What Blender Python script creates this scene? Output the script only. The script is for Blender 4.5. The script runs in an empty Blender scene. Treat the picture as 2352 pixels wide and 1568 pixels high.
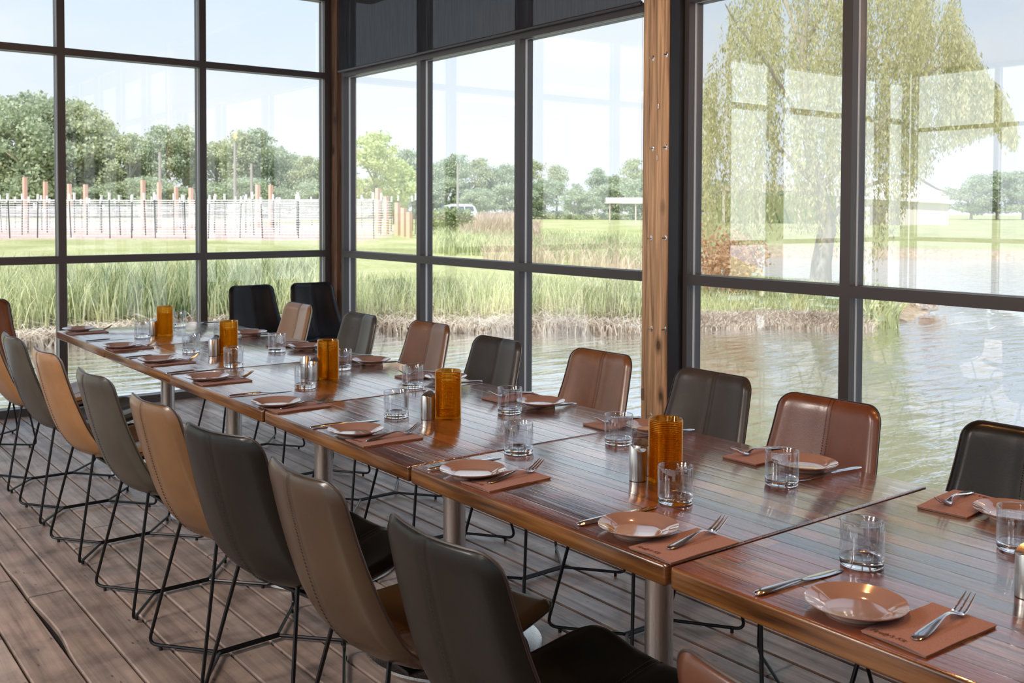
import bpy, math, random
import numpy as np
from mathutils import Vector, Matrix
random.seed(7); RNG = np.random.default_rng(7)
C = bpy.context.scene.collection
PI = math.pi
# ------------------------------------------------------------------ camera
HC = 1.4215; FPX = 2306.4
AX_R = Vector((0.79242574, -0.60995847, 0.00347935))
AX_U = Vector((0.01524247, 0.02550394, 0.99955851))
AX_F = Vector((0.60977792, 0.79202286, -0.02950725))
cd = bpy.data.cameras.new('camera'); cam = bpy.data.objects.new('camera', cd); C.objects.link(cam)
cd.sensor_width = 36; cd.lens = FPX / 2352 * 36; cd.shift_y = (552.94 - 784) / 2352
cd.clip_start = 0.05; cd.clip_end = 900
cd.dof.use_dof = True; cd.dof.focus_distance = 3.0; cd.dof.aperture_fstop = 10.0
M = Matrix((AX_R, AX_U, -AX_F)).transposed().to_4x4(); M.translation = (0, 0, HC)
cam.matrix_world = M
bpy.context.scene.camera = cam
# ------------------------------------------------------------------ colour management
vs = bpy.context.scene.view_settings
bpy.context.scene.display_settings.display_device = 'sRGB'
vs.view_transform = 'Standard'; vs.look = 'None'; vs.exposure = 0.0; vs.gamma = 1.0; vs.use_curve_mapping = False
# ------------------------------------------------------------------ sky
W = bpy.data.worlds.new('sky'); bpy.context.scene.world = W; W.use_nodes = True
nt = W.node_tree; nt.nodes.clear()
def N(nt, t, **kw):
    n = nt.nodes.new(t)
    for k, v in kw.items():
        if k.startswith('i_'):
            key = k[2:]; key = int(key) if key.isdigit() else key.replace('_', ' ')
            n.inputs[key].default_value = v
        else: setattr(n, k, v)
    return n
tc = N(nt, 'ShaderNodeTexCoord'); sp = N(nt, 'ShaderNodeSeparateXYZ'); nt.links.new(tc.outputs['Generated'], sp.inputs[0])
rp = N(nt, 'ShaderNodeValToRGB'); nt.links.new(sp.outputs[2], rp.inputs[0])
els = rp.color_ramp.elements
els[0].position = 0.0; els[0].color = (0.93, 0.96, 1.0, 1)
els[1].position = 1.0; els[1].color = (0.36, 0.55, 0.95, 1)
e = els.new(0.10); e.color = (0.86, 0.92, 1.0, 1)
e = els.new(0.30); e.color = (0.66, 0.81, 0.98, 1)
mp = N(nt, 'ShaderNodeMapping'); mp.inputs['Scale'].default_value = (1.3, 1.3, 4.0); nt.links.new(tc.outputs['Generated'], mp.inputs[0])
nz = N(nt, 'ShaderNodeTexNoise', i_Scale=2.2, i_Detail=5.0, i_Roughness=0.55); nt.links.new(mp.outputs[0], nz.inputs['Vector'])
cr = N(nt, 'ShaderNodeValToRGB'); nt.links.new(nz.outputs[0], cr.inputs[0])
cr.color_ramp.elements[0].position = 0.40; cr.color_ramp.elements[0].color = (0, 0, 0, 1)
cr.color_ramp.elements[1].position = 0.68; cr.color_ramp.elements[1].color = (0.9, 0.9, 0.9, 1)
mx = N(nt, 'ShaderNodeMix', data_type='RGBA'); nt.links.new(cr.outputs[0], mx.inputs[0]); nt.links.new(rp.outputs[0], mx.inputs[6]); mx.inputs[7].default_value = (0.97, 0.98, 1.0, 1)
bg = N(nt, 'ShaderNodeBackground', i_Strength=1.25); nt.links.new(mx.outputs[2], bg.inputs[0])
wo = N(nt, 'ShaderNodeOutputWorld'); nt.links.new(bg.outputs[0], wo.inputs[0])
sl = bpy.data.lights.new('sun', 'SUN'); sl.energy = 5.2; sl.angle = 0.02; sl.color = (1.0, 0.93, 0.82)
so = bpy.data.objects.new('sun', sl); C.objects.link(so)
so.rotation_euler = Vector((0.62, 0.25, -0.95)).to_track_quat('-Z', 'Y').to_euler()

# ------------------------------------------------------------------ helpers
def view(px, depth):
    """world XY on the line of sight of photo column px, at a given forward depth"""
    t = depth / (AX_F.x**2 + AX_F.y**2) ** 0.5
    f = Vector((AX_F.x, AX_F.y)).normalized(); r = Vector((AX_R.x, AX_R.y)).normalized()
    p = f * depth + r * depth * (px - 1176) / FPX
    return p.x, p.y
class MB:
    def __init__(s): s.v = []; s.f = []; s.sm = []
    def add(s, vs_, fs, smooth=False):
        b = len(s.v); s.v += [tuple(p) for p in vs_]; s.f += [tuple(i + b for i in f) for f in fs]; s.sm += [smooth] * len(fs); return s
    def box(s, x0, x1, y0, y1, z0, z1):
        v = [(x0,y0,z0),(x1,y0,z0),(x1,y1,z0),(x0,y1,z0),(x0,y0,z1),(x1,y0,z1),(x1,y1,z1),(x0,y1,z1)]
        return s.add(v, [(0,3,2,1),(4,5,6,7),(0,1,5,4),(1,2,6,5),(2,3,7,6),(3,0,4,7)])
    def rbox(s, x0, x1, y0, y1, z0, z1, r, n=3):
        """box with rounded vertical and top/bottom edges"""
        rings = []
        prof = []
        for k in range(n + 1):
            a = PI / 2 * k / n; prof.append((r * (1 - math.sin(a)), z0 + r * (1 - math.cos(a))))
        prof = [(r - r * math.sin(PI/2*k/n), z0 + r - r * math.cos(PI/2*k/n)) for k in range(n + 1)] + [(r - r * math.cos(PI/2*k/n), z1 - r + r * math.sin(PI/2*k/n)) for k in range(n + 1)]
        m = 3
        def ring(ins, z):
            out = []; R = r * 1.4
            for cx, cy, a0 in ((x1 - R, y1 - R, 0), (x0 + R, y1 - R, 90), (x0 + R, y0 + R, 180), (x1 - R, y0 + R, 270)):
                for k in range(m + 1):
                    a = math.radians(a0 + 90 * k / m); out.append((cx + (R - ins) * math.cos(a), cy + (R - ins) * math.sin(a), z))
            return out
        for ins, z in prof: rings.append(ring(ins, z))
        nn = len(rings[0]); v = [p for rg in rings for p in rg]; f = []
        for i in range(len(rings) - 1):
            for j in range(nn): f.append((i*nn+j, i*nn+(j+1)%nn, (i+1)*nn+(j+1)%nn, (i+1)*nn+j))
        f.append(tuple(reversed(range(nn)))); f.append(tuple((len(rings)-1)*nn + j for j in range(nn)))
        return s.add(v, f, True)
    def tube(s, pts, r, n=8, cap=True, closed=False):
        P = [Vector(p) for p in pts]; L = len(P); rr = r if isinstance(r, (list, tuple)) else [r] * L
        v = []; f = []; prev = None
        for i in range(L):
            if closed: t = P[(i+1) % L] - P[i-1]
            else: t = P[min(i+1, L-1)] - P[max(i-1, 0)]
            t = t.normalized() if t.length > 1e-9 else Vector((0,0,1))
            if prev is None:
                a = Vector((0,0,1)) if abs(t.z) < 0.9 else Vector((1,0,0)); u = t.cross(a).normalized()
            else: u = (prev - t * prev.dot(t)).normalized()
            prev = u; w = t.cross(u)
            for k in range(n):
                an = 2*PI*k/n; q = P[i] + (u*math.cos(an) + w*math.sin(an)) * rr[i]; v.append(q)
        M_ = L if closed else L - 1
        for i in range(M_):
            for k in range(n): f.append((i*n+k, i*n+(k+1)%n, ((i+1)%L)*n+(k+1)%n, ((i+1)%L)*n+k))
        if cap and not closed: f.append(tuple(reversed(range(n)))); f.append(tuple((L-1)*n+k for k in range(n)))
        return s.add(v, f, True)
    def lathe(s, prof, n=32, c=(0,0,0), closed=False, zf=None):
        v = []; f = []; L = len(prof)
        for r, z in prof:
            for k in range(n):
                a = 2*PI*k/n; x = r*math.cos(a); y = r*math.sin(a)
                v.append((c[0]+x, c[1]+y, c[2] + (zf(x, y, z) if zf else z)))
        for i in range(L if closed else L - 1):
            for k in range(n): f.append((i*n+k, i*n+(k+1)%n, ((i+1)%L)*n+(k+1)%n, ((i+1)%L)*n+k))
        if not closed:
            if prof[0][0] > 1e-6: f.append(tuple(reversed(range(n))))
            if prof[-1][0] > 1e-6: f.append(tuple((L-1)*n+k for k in range(n)))
        return s.add(v, f, True)
    def grid(s, P, smooth=True, flip=False):
        """P: list of rows of points"""
        nr = len(P); nc = len(P[0]); v = [p for r in P for p in r]; f = []
        for i in range(nr-1):
            for j in range(nc-1):
                q = (i*nc+j, i*nc+j+1, (i+1)*nc+j+1, (i+1)*nc+j); f.append(q[::-1] if flip else q)
        return s.add(v, f, smooth)
    def mesh(s, name):
        me = bpy.data.meshes.new(name); me.from_pydata(s.v, [], s.f)
        me.polygons.foreach_set('use_smooth', s.sm); me.update(); return me
    def build(s, name, m, parent=None, sharp=40, loc=None):
        me = s.mesh(name)
        if sharp and any(s.sm): me.set_sharp_from_angle(angle=math.radians(sharp))
        if m: me.materials.append(m)
        o = bpy.data.objects.new(name, me); C.objects.link(o)
        if parent: o.parent = parent
        if loc: o.location = loc
        return o
def raw(name, v, f, m, parent=None, smooth=False):
    me = bpy.data.meshes.new(name)
    v = np.asarray(v, dtype=np.float32); f = np.asarray(f, dtype=np.int32)
    me.vertices.add(len(v)); me.vertices.foreach_set('co', v.ravel())
    me.loops.add(f.size); me.loops.foreach_set('vertex_index', f.ravel())
    me.polygons.add(len(f)); me.polygons.foreach_set('loop_start', np.arange(0, f.size, f.shape[1], dtype=np.int32))
    me.update(calc_edges=True)
    if smooth: me.polygons.foreach_set('use_smooth', [True]*len(f))
    me.materials.append(m)
    o = bpy.data.objects.new(name, me); C.objects.link(o)
    if parent: o.parent = parent
    return o
def tag(o, label=None, cat=None, group=None, kind=None):
    if label: o['label'] = label
    if cat: o['category'] = cat
    if group: o['group'] = group
    if kind: o['kind'] = kind
    return o
def thing(name, label, cat, loc=(0,0,0), rz=0, group=None):
    o = bpy.data.objects.new(name, None); C.objects.link(o); o.empty_display_size = 0.05
    o.location = loc; o.rotation_euler = (0, 0, rz); return tag(o, label, cat, group)
KIDS = {}
def kids(o):
    return [c for c in C.objects if c.parent == o]
def freeze(o):
    """remember the tree below o so copies are quick"""
    def rec(x): return (x, [rec(c) for c in kids(x)])
    KIDS[o.name] = rec(o); return o
def dup(o, loc, rz=0, label=None, group=None, mats=None):
    def rec(t, parent):
        c = t[0].copy(); C.objects.link(c)
        if parent: c.parent = parent
        if mats and c.type == 'MESH' and t[0].data.materials and t[0].data.materials[0].name in mats:
            c.material_slots[0].link = 'OBJECT'; c.material_slots[0].material = mats[t[0].data.materials[0].name]
        for k in t[1]: rec(k, c)
        return c
    c = rec(KIDS[o.name], None); c.location = loc; c.rotation_euler = (0, 0, rz)
    if label: c['label'] = label
    if group: c['group'] = group
    return c
ORD = ['first','second','third','fourth','fifth','sixth','seventh','eighth','ninth','tenth','eleventh','twelfth','thirteenth','fourteenth','fifteenth','sixteenth','seventeenth','eighteenth','nineteenth','twentieth']
# ------------------------------------------------------------------ materials
def mat(name, col=(0.5,0.5,0.5), rough=0.5, metal=0.0, **kw):
    m = bpy.data.materials.new(name); m.use_nodes = True
    b = m.node_tree.nodes['Principled BSDF']
    b.inputs['Base Color'].default_value = (*col, 1); b.inputs['Roughness'].default_value = rough; b.inputs['Metallic'].default_value = metal
    for k, v in kw.items(): b.inputs[k.replace('_', ' ')].default_value = v
    return m
def P_(m): return m.node_tree.nodes['Principled BSDF']
def coords(m, scale, kind='Object', rand=False):
    nt = m.node_tree; t = N(nt, 'ShaderNodeTexCoord'); mp = N(nt, 'ShaderNodeMapping'); mp.inputs['Scale'].default_value = scale
    nt.links.new(t.outputs[kind], mp.inputs[0])
    if rand:
        oi = N(nt, 'ShaderNodeObjectInfo'); ml = N(nt, 'ShaderNodeMath', operation='MULTIPLY'); ml.inputs[1].default_value = 37.0
        nt.links.new(oi.outputs['Random'], ml.inputs[0]); nt.links.new(ml.outputs[0], mp.inputs['Location'])
    return mp
def ramp(nt, src, stops):
    r = N(nt, 'ShaderNodeValToRGB'); nt.links.new(src, r.inputs[0]); el = r.color_ramp.elements
    el[0].position = stops[0][0]; el[0].color = (*stops[0][1], 1); el[1].position = stops[-1][0]; el[1].color = (*stops[-1][1], 1)
    for p, c in stops[1:-1]: q = el.new(p); q.color = (*c, 1)
    return r
def noisemat(name, stops, scale=(10,10,10), rough=0.5, bump=0.0, detail=4, nscale=1.0, kind='Object', rand=False, bscale=None, **kw):
    m = mat(name, rough=rough, **kw); nt = m.node_tree; mp = coords(m, scale, kind, rand)
    n = N(nt, 'ShaderNodeTexNoise', i_Scale=nscale, i_Detail=float(detail)); nt.links.new(mp.outputs[0], n.inputs['Vector'])
    r = ramp(nt, n.outputs[0], stops); nt.links.new(r.outputs[0], P_(m).inputs['Base Color'])
    if bump:
        src = n.outputs[0]
        if bscale:
            n2 = N(nt, 'ShaderNodeTexNoise', i_Scale=bscale, i_Detail=3.0); nt.links.new(mp.outputs[0], n2.inputs['Vector']); src = n2.outputs[0]
        b = N(nt, 'ShaderNodeBump', i_Strength=bump, i_Distance=0.01); nt.links.new(src, b.inputs['Height']); nt.links.new(b.outputs[0], P_(m).inputs['Normal'])
    return m
def planks(name, pitch, off, tones, grain=(22, 1.2, 8), rough=(0.3, 0.5), bump=0.3, rand=False, coat=0.0, ends=0.0, seams=True, dark=0.25, worn=0.0):
    """boards running along Y, each with its own tone, grain lines, knots and nail marks"""
    m = mat(name); nt = m.node_tree; L = nt.links; bs = P_(m)
    t = N(nt, 'ShaderNodeTexCoord'); mp = N(nt, 'ShaderNodeMapping'); L.new(t.outputs['Object'], mp.inputs[0])
    if rand:
        oi = N(nt, 'ShaderNodeObjectInfo'); cb = N(nt, 'ShaderNodeCombineXYZ'); ml = N(nt, 'ShaderNodeMath', operation='MULTIPLY'); ml.inputs[1].default_value = 53.0
        L.new(oi.outputs['Random'], ml.inputs[0]); L.new(ml.outputs[0], cb.inputs[1]); ad = N(nt, 'ShaderNodeVectorMath', operation='ADD'); L.new(mp.outputs[0], ad.inputs[0]); L.new(cb.outputs[0], ad.inputs[1]); vec = ad.outputs[0]
    else: vec = mp.outputs[0]
    s = N(nt, 'ShaderNodeSeparateXYZ'); L.new(vec, s.inputs[0])
    a = N(nt, 'ShaderNodeMath', operation='SUBTRACT'); L.new(s.outputs[0], a.inputs[0]); a.inputs[1].default_value = off
    d = N(nt, 'ShaderNodeMath', operation='DIVIDE'); L.new(a.outputs[0], d.inputs[0]); d.inputs[1].default_value = pitch
    fl = N(nt, 'ShaderNodeMath', operation='FLOOR'); L.new(d.outputs[0], fl.inputs[0]); fr = N(nt, 'ShaderNodeMath', operation='FRACT'); L.new(d.outputs[0], fr.inputs[0])
    # board ends: cell along Y shifted per board
    w0 = N(nt, 'ShaderNodeTexWhiteNoise', noise_dimensions='1D'); L.new(fl.outputs[0], w0.inputs['W'])
    y1 = N(nt, 'ShaderNodeMath', operation='MULTIPLY_ADD'); L.new(w0.outputs[0], y1.inputs[0]); y1.inputs[1].default_value = 9.0; 
    yd = N(nt, 'ShaderNodeMath', operation='MULTIPLY'); L.new(s.outputs[1], yd.inputs[0]); yd.inputs[1].default_value = ends if ends else 0.0001; L.new(yd.outputs[0], y1.inputs[2])
    yf = N(nt, 'ShaderNodeMath', operation='FLOOR'); L.new(y1.outputs[0], yf.inputs[0]); yfr = N(nt, 'ShaderNodeMath', operation='FRACT'); L.new(y1.outputs[0], yfr.inputs[0])
    cb = N(nt, 'ShaderNodeCombineXYZ'); L.new(fl.outputs[0], cb.inputs[0]); L.new(yf.outputs[0], cb.inputs[1])
    wn = N(nt, 'ShaderNodeTexWhiteNoise', noise_dimensions='3D'); L.new(cb.outputs[0], wn.inputs['Vector'])
    tone = ramp(nt, wn.outputs[0], tones)
    # grain
    vm = N(nt, 'ShaderNodeVectorMath', operation='MULTIPLY'); L.new(vec, vm.inputs[0]); vm.inputs[1].default_value = grain
    av = N(nt, 'ShaderNodeVectorMath', operation='MULTIPLY_ADD'); L.new(wn.outputs[1], av.inputs[0]); av.inputs[1].default_value = (17, 17, 17); L.new(vm.outputs[0], av.inputs[2])
    g = N(nt, 'ShaderNodeTexNoise', i_Scale=1.0, i_Detail=7.0, i_Roughness=0.65, i_Distortion=0.6); L.new(av.outputs[0], g.inputs['Vector'])
    gr = ramp(nt, g.outputs[0], [(0.28, (dark,)*3), (0.5, (0.85,)*3), (0.75, (1.25,)*3)])
    mm = N(nt, 'ShaderNodeMix', data_type='RGBA', blend_type='MULTIPLY'); mm.inputs[0].default_value = 1.0; L.new(tone.outputs[0], mm.inputs[6]); L.new(gr.outputs[0], mm.inputs[7])
    # blotchy stains
    bn = N(nt, 'ShaderNodeTexNoise', i_Scale=6.0, i_Detail=5.0, i_Roughness=0.6); L.new(vec, bn.inputs['Vector'])
    br = ramp(nt, bn.outputs[0], [(0.30, (0.38,)*3), (0.5, (1.0,)*3), (0.75, (1.35,)*3)])
    m2 = N(nt, 'ShaderNodeMix', data_type='RGBA', blend_type='MULTIPLY'); m2.inputs[0].default_value = 0.8; L.new(mm.outputs[2], m2.inputs[6]); L.new(br.outputs[0], m2.inputs[7])
    # nail holes and small checks
    vo = N(nt, 'ShaderNodeTexVoronoi', i_Scale=1.0); vq = N(nt, 'ShaderNodeVectorMath', operation='MULTIPLY'); L.new(vec, vq.inputs[0]); vq.inputs[1].default_value = (26, 9, 9); L.new(vq.outputs[0], vo.inputs['Vector'])
    kr = ramp(nt, vo.outputs['Distance'], [(0.05, (0.12,)*3), (0.12, (1,)*3)])
    m3 = N(nt, 'ShaderNodeMix', data_type='RGBA', blend_type='MULTIPLY'); m3.inputs[0].default_value = 0.75; L.new(m2.outputs[2], m3.inputs[6]); L.new(kr.outputs[0], m3.inputs[7])
    out = m3.outputs[2]; hgt = g.outputs[0]
    if seams:
        e1 = N(nt, 'ShaderNodeMath', operation='SUBTRACT'); L.new(fr.outputs[0], e1.inputs[0]); e1.inputs[1].default_value = 0.5
        e2 = N(nt, 'ShaderNodeMath', operation='ABSOLUTE'); L.new(e1.outputs[0], e2.inputs[0])
        sr = ramp(nt, e2.outputs[0], [(0.47, (1,)*3), (0.495, (0.18,)*3)])
        m4 = N(nt, 'ShaderNodeMix', data_type='RGBA', blend_type='MULTIPLY'); m4.inputs[0].default_value = 1.0; L.new(out, m4.inputs[6]); L.new(sr.outputs[0], m4.inputs[7]); out = m4.outputs[2]
        hm = N(nt, 'ShaderNodeMath', operation='MULTIPLY'); L.new(hgt, hm.inputs[0]); L.new(sr.outputs[0], hm.inputs[1])
        h2 = N(nt, 'ShaderNodeMath', operation='MULTIPLY_ADD'); L.new(w0.outputs[0], h2.inputs[0]); h2.inputs[1].default_value = 0.5; L.new(hm.outputs[0], h2.inputs[2]); hgt = h2.outputs[0]
    if ends:
        q1 = N(nt, 'ShaderNodeMath', operation='SUBTRACT'); L.new(yfr.outputs[0], q1.inputs[0]); q1.inputs[1].default_value = 0.5
        q2 = N(nt, 'ShaderNodeMath', operation='ABSOLUTE'); L.new(q1.outputs[0], q2.inputs[0]); th = 0.5 - 0.0016 * ends
        qr = ramp(nt, q2.outputs[0], [(th - 0.0005, (1,)*3), (th, (0.15,)*3)])
        m5 = N(nt, 'ShaderNodeMix', data_type='RGBA', blend_type='MULTIPLY'); m5.inputs[0].default_value = 1.0; L.new(out, m5.inputs[6]); L.new(qr.outputs[0], m5.inputs[7]); out = m5.outputs[2]
    L.new(out, bs.inputs['Base Color'])
    rr = N(nt, 'ShaderNodeMapRange'); L.new(g.outputs[0], rr.inputs[0]); rr.inputs[1].default_value = 0.3; rr.inputs[2].default_value = 0.75; rr.inputs[3].default_value = rough[1]; rr.inputs[4].default_value = rough[0]
    L.new(rr.outputs[0], bs.inputs['Roughness'])
    b = N(nt, 'ShaderNodeBump', i_Strength=bump, i_Distance=0.003); L.new(hgt, b.inputs['Height']); L.new(b.outputs[0], bs.inputs['Normal'])
    if coat: bs.inputs['Coat Weight'].default_value = coat; bs.inputs['Coat Roughness'].default_value = 0.07; bs.inputs['Coat IOR'].default_value = 3.1; bs.inputs['IOR'].default_value = 1.6; b2 = N(nt, 'ShaderNodeBump', i_Strength=0.22, i_Distance=0.003); L.new(hgt, b2.inputs['Height']); L.new(b2.outputs[0], bs.inputs['Coat Normal'])
    return m
MT = {}
MT['top'] = planks('varnished_reclaimed_wood', 0.057, 0.0, [(0.0,(0.05,0.022,0.020)),(0.25,(0.19,0.055,0.030)),(0.5,(0.28,0.09,0.045)),(0.7,(0.12,0.06,0.055)),(0.85,(0.38,0.19,0.12)),(1.0,(0.27,0.18,0.15))], grain=(40, 2.6, 12), rough=(0.13,0.30), bump=0.6, rand=True, coat=1.0, ends=1.1)
MT['edge'] = noisemat('sawn_table_edge_wood', [(0.3,(0.05,0.018,0.006)),(0.5,(0.20,0.078,0.022)),(0.7,(0.34,0.15,0.045))], scale=(8,3,60), rough=0.3, bump=0.3, detail=6, rand=True, Coat_Weight=0.5, Coat_Roughness=0.15)
MT['floor'] = planks('weathered_floor_boards', 0.1385, 0.675, [(0.0,(0.25,0.175,0.145)),(0.35,(0.42,0.32,0.27)),(0.7,(0.33,0.225,0.18)),(1.0,(0.52,0.41,0.35))], grain=(26, 1.0, 6), rough=(0.26,0.52), bump=0.35, ends=0.42, seams=False, dark=0.38)
MT['floor'].node_tree.nodes['Principled BSDF'].inputs['Specular IOR Level'].default_value = 0.75
MT['gap'] = mat('dark_gap', (0.012,0.01,0.009), 0.9)
MT['frame'] = mat('dark_bronze_aluminium', (0.070,0.063,0.066), 0.40, 0.1)
MT['framein'] = mat('dark_bronze_aluminium_reveal', (0.018,0.02,0.028), 0.5, 0.1)
MT['gasket'] = mat('pale_glazing_spacer', (0.62,0.64,0.64), 0.6)
MT['rod'] = mat('black_powder_coated_steel', (0.018,0.018,0.02), 0.32, 0.6)
MT['rubber'] = mat('black_plastic', (0.01,0.01,0.01), 0.6)
MT['steel'] = mat('brushed_steel', (0.56,0.54,0.52), 0.28, 1.0)
nt = MT['steel'].node_tree; mp = coords(MT['steel'], (60,60,2)); n_ = N(nt,'ShaderNodeTexNoise',i_Scale=3.0); nt.links.new(mp.outputs[0], n_.inputs['Vector']); mr = N(nt,'ShaderNodeMapRange'); nt.links.new(n_.outputs[0], mr.inputs[0]); mr.inputs[3].default_value=0.18; mr.inputs[4].default_value=0.4; nt.links.new(mr.outputs[0], P_(MT['steel']).inputs['Roughness'])
MT['chrome'] = mat('polished_cutlery_steel', (0.72,0.72,0.75), 0.13, 1.0)
MT['plate'] = mat('dusty_pink_glazed_ceramic', (0.35,0.225,0.195), 0.12, Coat_Weight=1.0, Coat_Roughness=0.03, Coat_IOR=2.0)
MT['foot'] = mat('unglazed_plate_foot', (0.52,0.36,0.30), 0.5)
MT['napkin'] = noisemat('dusty_rose_paper_napkin', [(0.3,(0.27,0.155,0.142)),(0.7,(0.35,0.21,0.195))], scale=(400,400,400), rough=0.85, bump=0.15, detail=2)
MT['napedge'] = mat('napkin_inner_ply', (0.30,0.16,0.08), 0.85)
MT['ink'] = mat('dark_brown_ink', (0.09,0.025,0.02), 0.8)
def glassmat(name, col, rough=0.0, ior=1.45):
    m = bpy.data.materials.new(name); m.use_nodes = True; nt = m.node_tree; nt.nodes.clear()
    g = N(nt, 'ShaderNodeBsdfGlass', i_Roughness=rough, i_IOR=ior); g.inputs[0].default_value = (*col, 1)
    o = N(nt, 'ShaderNodeOutputMaterial'); nt.links.new(g.outputs[0], o.inputs[0]); return m
MT['glass'] = glassmat('clear_tumbler_glass', (0.97,0.98,0.99))
def thinglass(name, f0=0.09, tint=(0.96,0.98,0.98), streak=True):
    """window pane: clear, with an angle dependent mirror reflection"""
    m = bpy.data.materials.new(name); m.use_nodes = True; nt = m.node_tree; nt.nodes.clear(); L = nt.links
    ge = N(nt, 'ShaderNodeNewGeometry'); dt = N(nt, 'ShaderNodeVectorMath', operation='DOT_PRODUCT'); L.new(ge.outputs['Incoming'], dt.inputs[0]); L.new(ge.outputs['True Normal'], dt.inputs[1])
    ab = N(nt, 'ShaderNodeMath', operation='ABSOLUTE'); L.new(dt.outputs['Value'], ab.inputs[0])
    om = N(nt, 'ShaderNodeMath', operation='SUBTRACT'); om.inputs[0].default_value = 1.0; L.new(ab.outputs[0], om.inputs[1])
    pw = N(nt, 'ShaderNodeMath', operation='POWER'); L.new(om.outputs[0], pw.inputs[0]); pw.inputs[1].default_value = 5.0
    ma = N(nt, 'ShaderNodeMath', operation='MULTIPLY_ADD'); L.new(pw.outputs[0], ma.inputs[0]); ma.inputs[1].default_value = 1 - f0; ma.inputs[2].default_value = f0
    tr = N(nt, 'ShaderNodeBsdfTransparent'); tr.inputs[0].default_value = (*tint, 1); gl = N(nt, 'ShaderNodeBsdfGlossy', i_Roughness=0.0); gl.inputs[0].default_value = (1,1,1,1)
    mx = N(nt, 'ShaderNodeMixShader'); L.new(ma.outputs[0], mx.inputs[0]); L.new(tr.outputs[0], mx.inputs[1]); L.new(gl.outputs[0], mx.inputs[2])
    o = N(nt, 'ShaderNodeOutputMaterial'); L.new(mx.outputs[0], o.inputs[0]); return m
MT['pane'] = thinglass('window_glass', 0.085)
MT['pane2'] = thinglass('reflective_window_glass', 0.20)
MT['wallglass'] = thinglass('clear_tumbler_wall_glass', 0.09, (0.93,0.94,0.955))
MT['amber'] = thinglass('amber_ribbed_glass', 0.06, (0.97,0.71,0.23))
_nt = MT['amber'].node_tree; _m = [n for n in _nt.nodes if n.type == 'MIX_SHADER'][0]; _t = N(_nt, 'ShaderNodeBsdfTranslucent'); _t.inputs[0].default_value = (0.85,0.34,0.03,1)
_g = N(_nt, 'ShaderNodeBsdfGlass', i_IOR=1.45, i_Roughness=0.0); _g.inputs[0].default_value = (0.98,0.74,0.26,1); _y = N(_nt, 'ShaderNodeMixShader'); _y.inputs[0].default_value = 0.6; _nt.links.new(_m.outputs[0], _y.inputs[1]); _nt.links.new(_g.outputs[0], _y.inputs[2]); _m = _y
_x = N(_nt, 'ShaderNodeMixShader'); _x.inputs[0].default_value = 0.02; _nt.links.new(_m.outputs[0], _x.inputs[1]); _nt.links.new(_t.outputs[0], _x.inputs[2]); _nt.links.new(_x.outputs[0], [n for n in _nt.nodes if n.type == 'OUTPUT_MATERIAL'][0].inputs[0])
def fabric():
    m = bpy.data.materials.new('charcoal_mesh_shade_fabric'); m.use_nodes = True; nt = m.node_tree; nt.nodes.clear(); L = nt.links
    d = N(nt, 'ShaderNodeBsdfDiffuse'); mp = coords(m, (30, 30, 1.5)); n = N(nt, 'ShaderNodeTexNoise', i_Scale=3.0, i_Detail=5.0); L.new(mp.outputs[0], n.inputs['Vector'])
    r = ramp(nt, n.outputs[0], [(0.3,(0.025,0.026,0.032)),(0.7,(0.05,0.052,0.062))]); L.new(r.outputs[0], d.inputs[0])
    t = N(nt, 'ShaderNodeBsdfTransparent'); mx = N(nt, 'ShaderNodeMixShader'); mx.inputs[0].default_value = 0.055; L.new(d.outputs[0], mx.inputs[1]); L.new(t.outputs[0], mx.inputs[2])
    o = N(nt, 'ShaderNodeOutputMaterial'); L.new(mx.outputs[0], o.inputs[0]); return m
MT['shade'] = fabric()
MT['post'] = None
def postmat(name, base):
    m = mat(name, rough=0.6); nt = m.node_tree; L = nt.links; mp = coords(m, (22, 22, 1.1))
    w = N(nt, 'ShaderNodeTexNoise', i_Scale=1.3, i_Detail=7.0, i_Distortion=1.2); L.new(mp.outputs[0], w.inputs['Vector'])
    r = ramp(nt, w.outputs[0], [(0.30, tuple(c*0.25 for c in base)), (0.44, tuple(c*0.75 for c in base)), (0.56, base), (0.72, tuple(min(1, c*1.6) for c in base))])
    vo = N(nt, 'ShaderNodeTexVoronoi', i_Scale=1.0, i_Randomness=1.0); mp2 = coords(m, (6.5, 6.5, 3.4)); L.new(mp2.outputs[0], vo.inputs['Vector'])
    k = ramp(nt, vo.outputs['Distance'], [(0.07, (0.10,0.07,0.06)), (0.11, (0.45,)*3), (0.22, (1,)*3)])
    mm = N(nt, 'ShaderNodeMix', data_type='RGBA', blend_type='MULTIPLY'); mm.inputs[0].default_value = 0.9; L.new(r.outputs[0], mm.inputs[6]); L.new(k.outputs[0], mm.inputs[7])
    L.new(mm.outputs[2], P_(m).inputs['Base Color'])
    b = N(nt, 'ShaderNodeBump', i_Strength=0.5, i_Distance=0.006); L.new(w.outputs[0], b.inputs['Height']); L.new(b.outputs[0], P_(m).inputs['Normal']); return m
MT['post'] = postmat('rough_sawn_timber', (0.68, 0.42, 0.24))
MT['cpost'] = postmat('brown_corner_timber', (0.20, 0.10, 0.055))
MT['wallwood'] = postmat('dark_stained_timber', (0.16, 0.09, 0.05))
MT['plaster'] = mat('pale_grey_ceiling', (0.62,0.60,0.57), 0.8)
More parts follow.
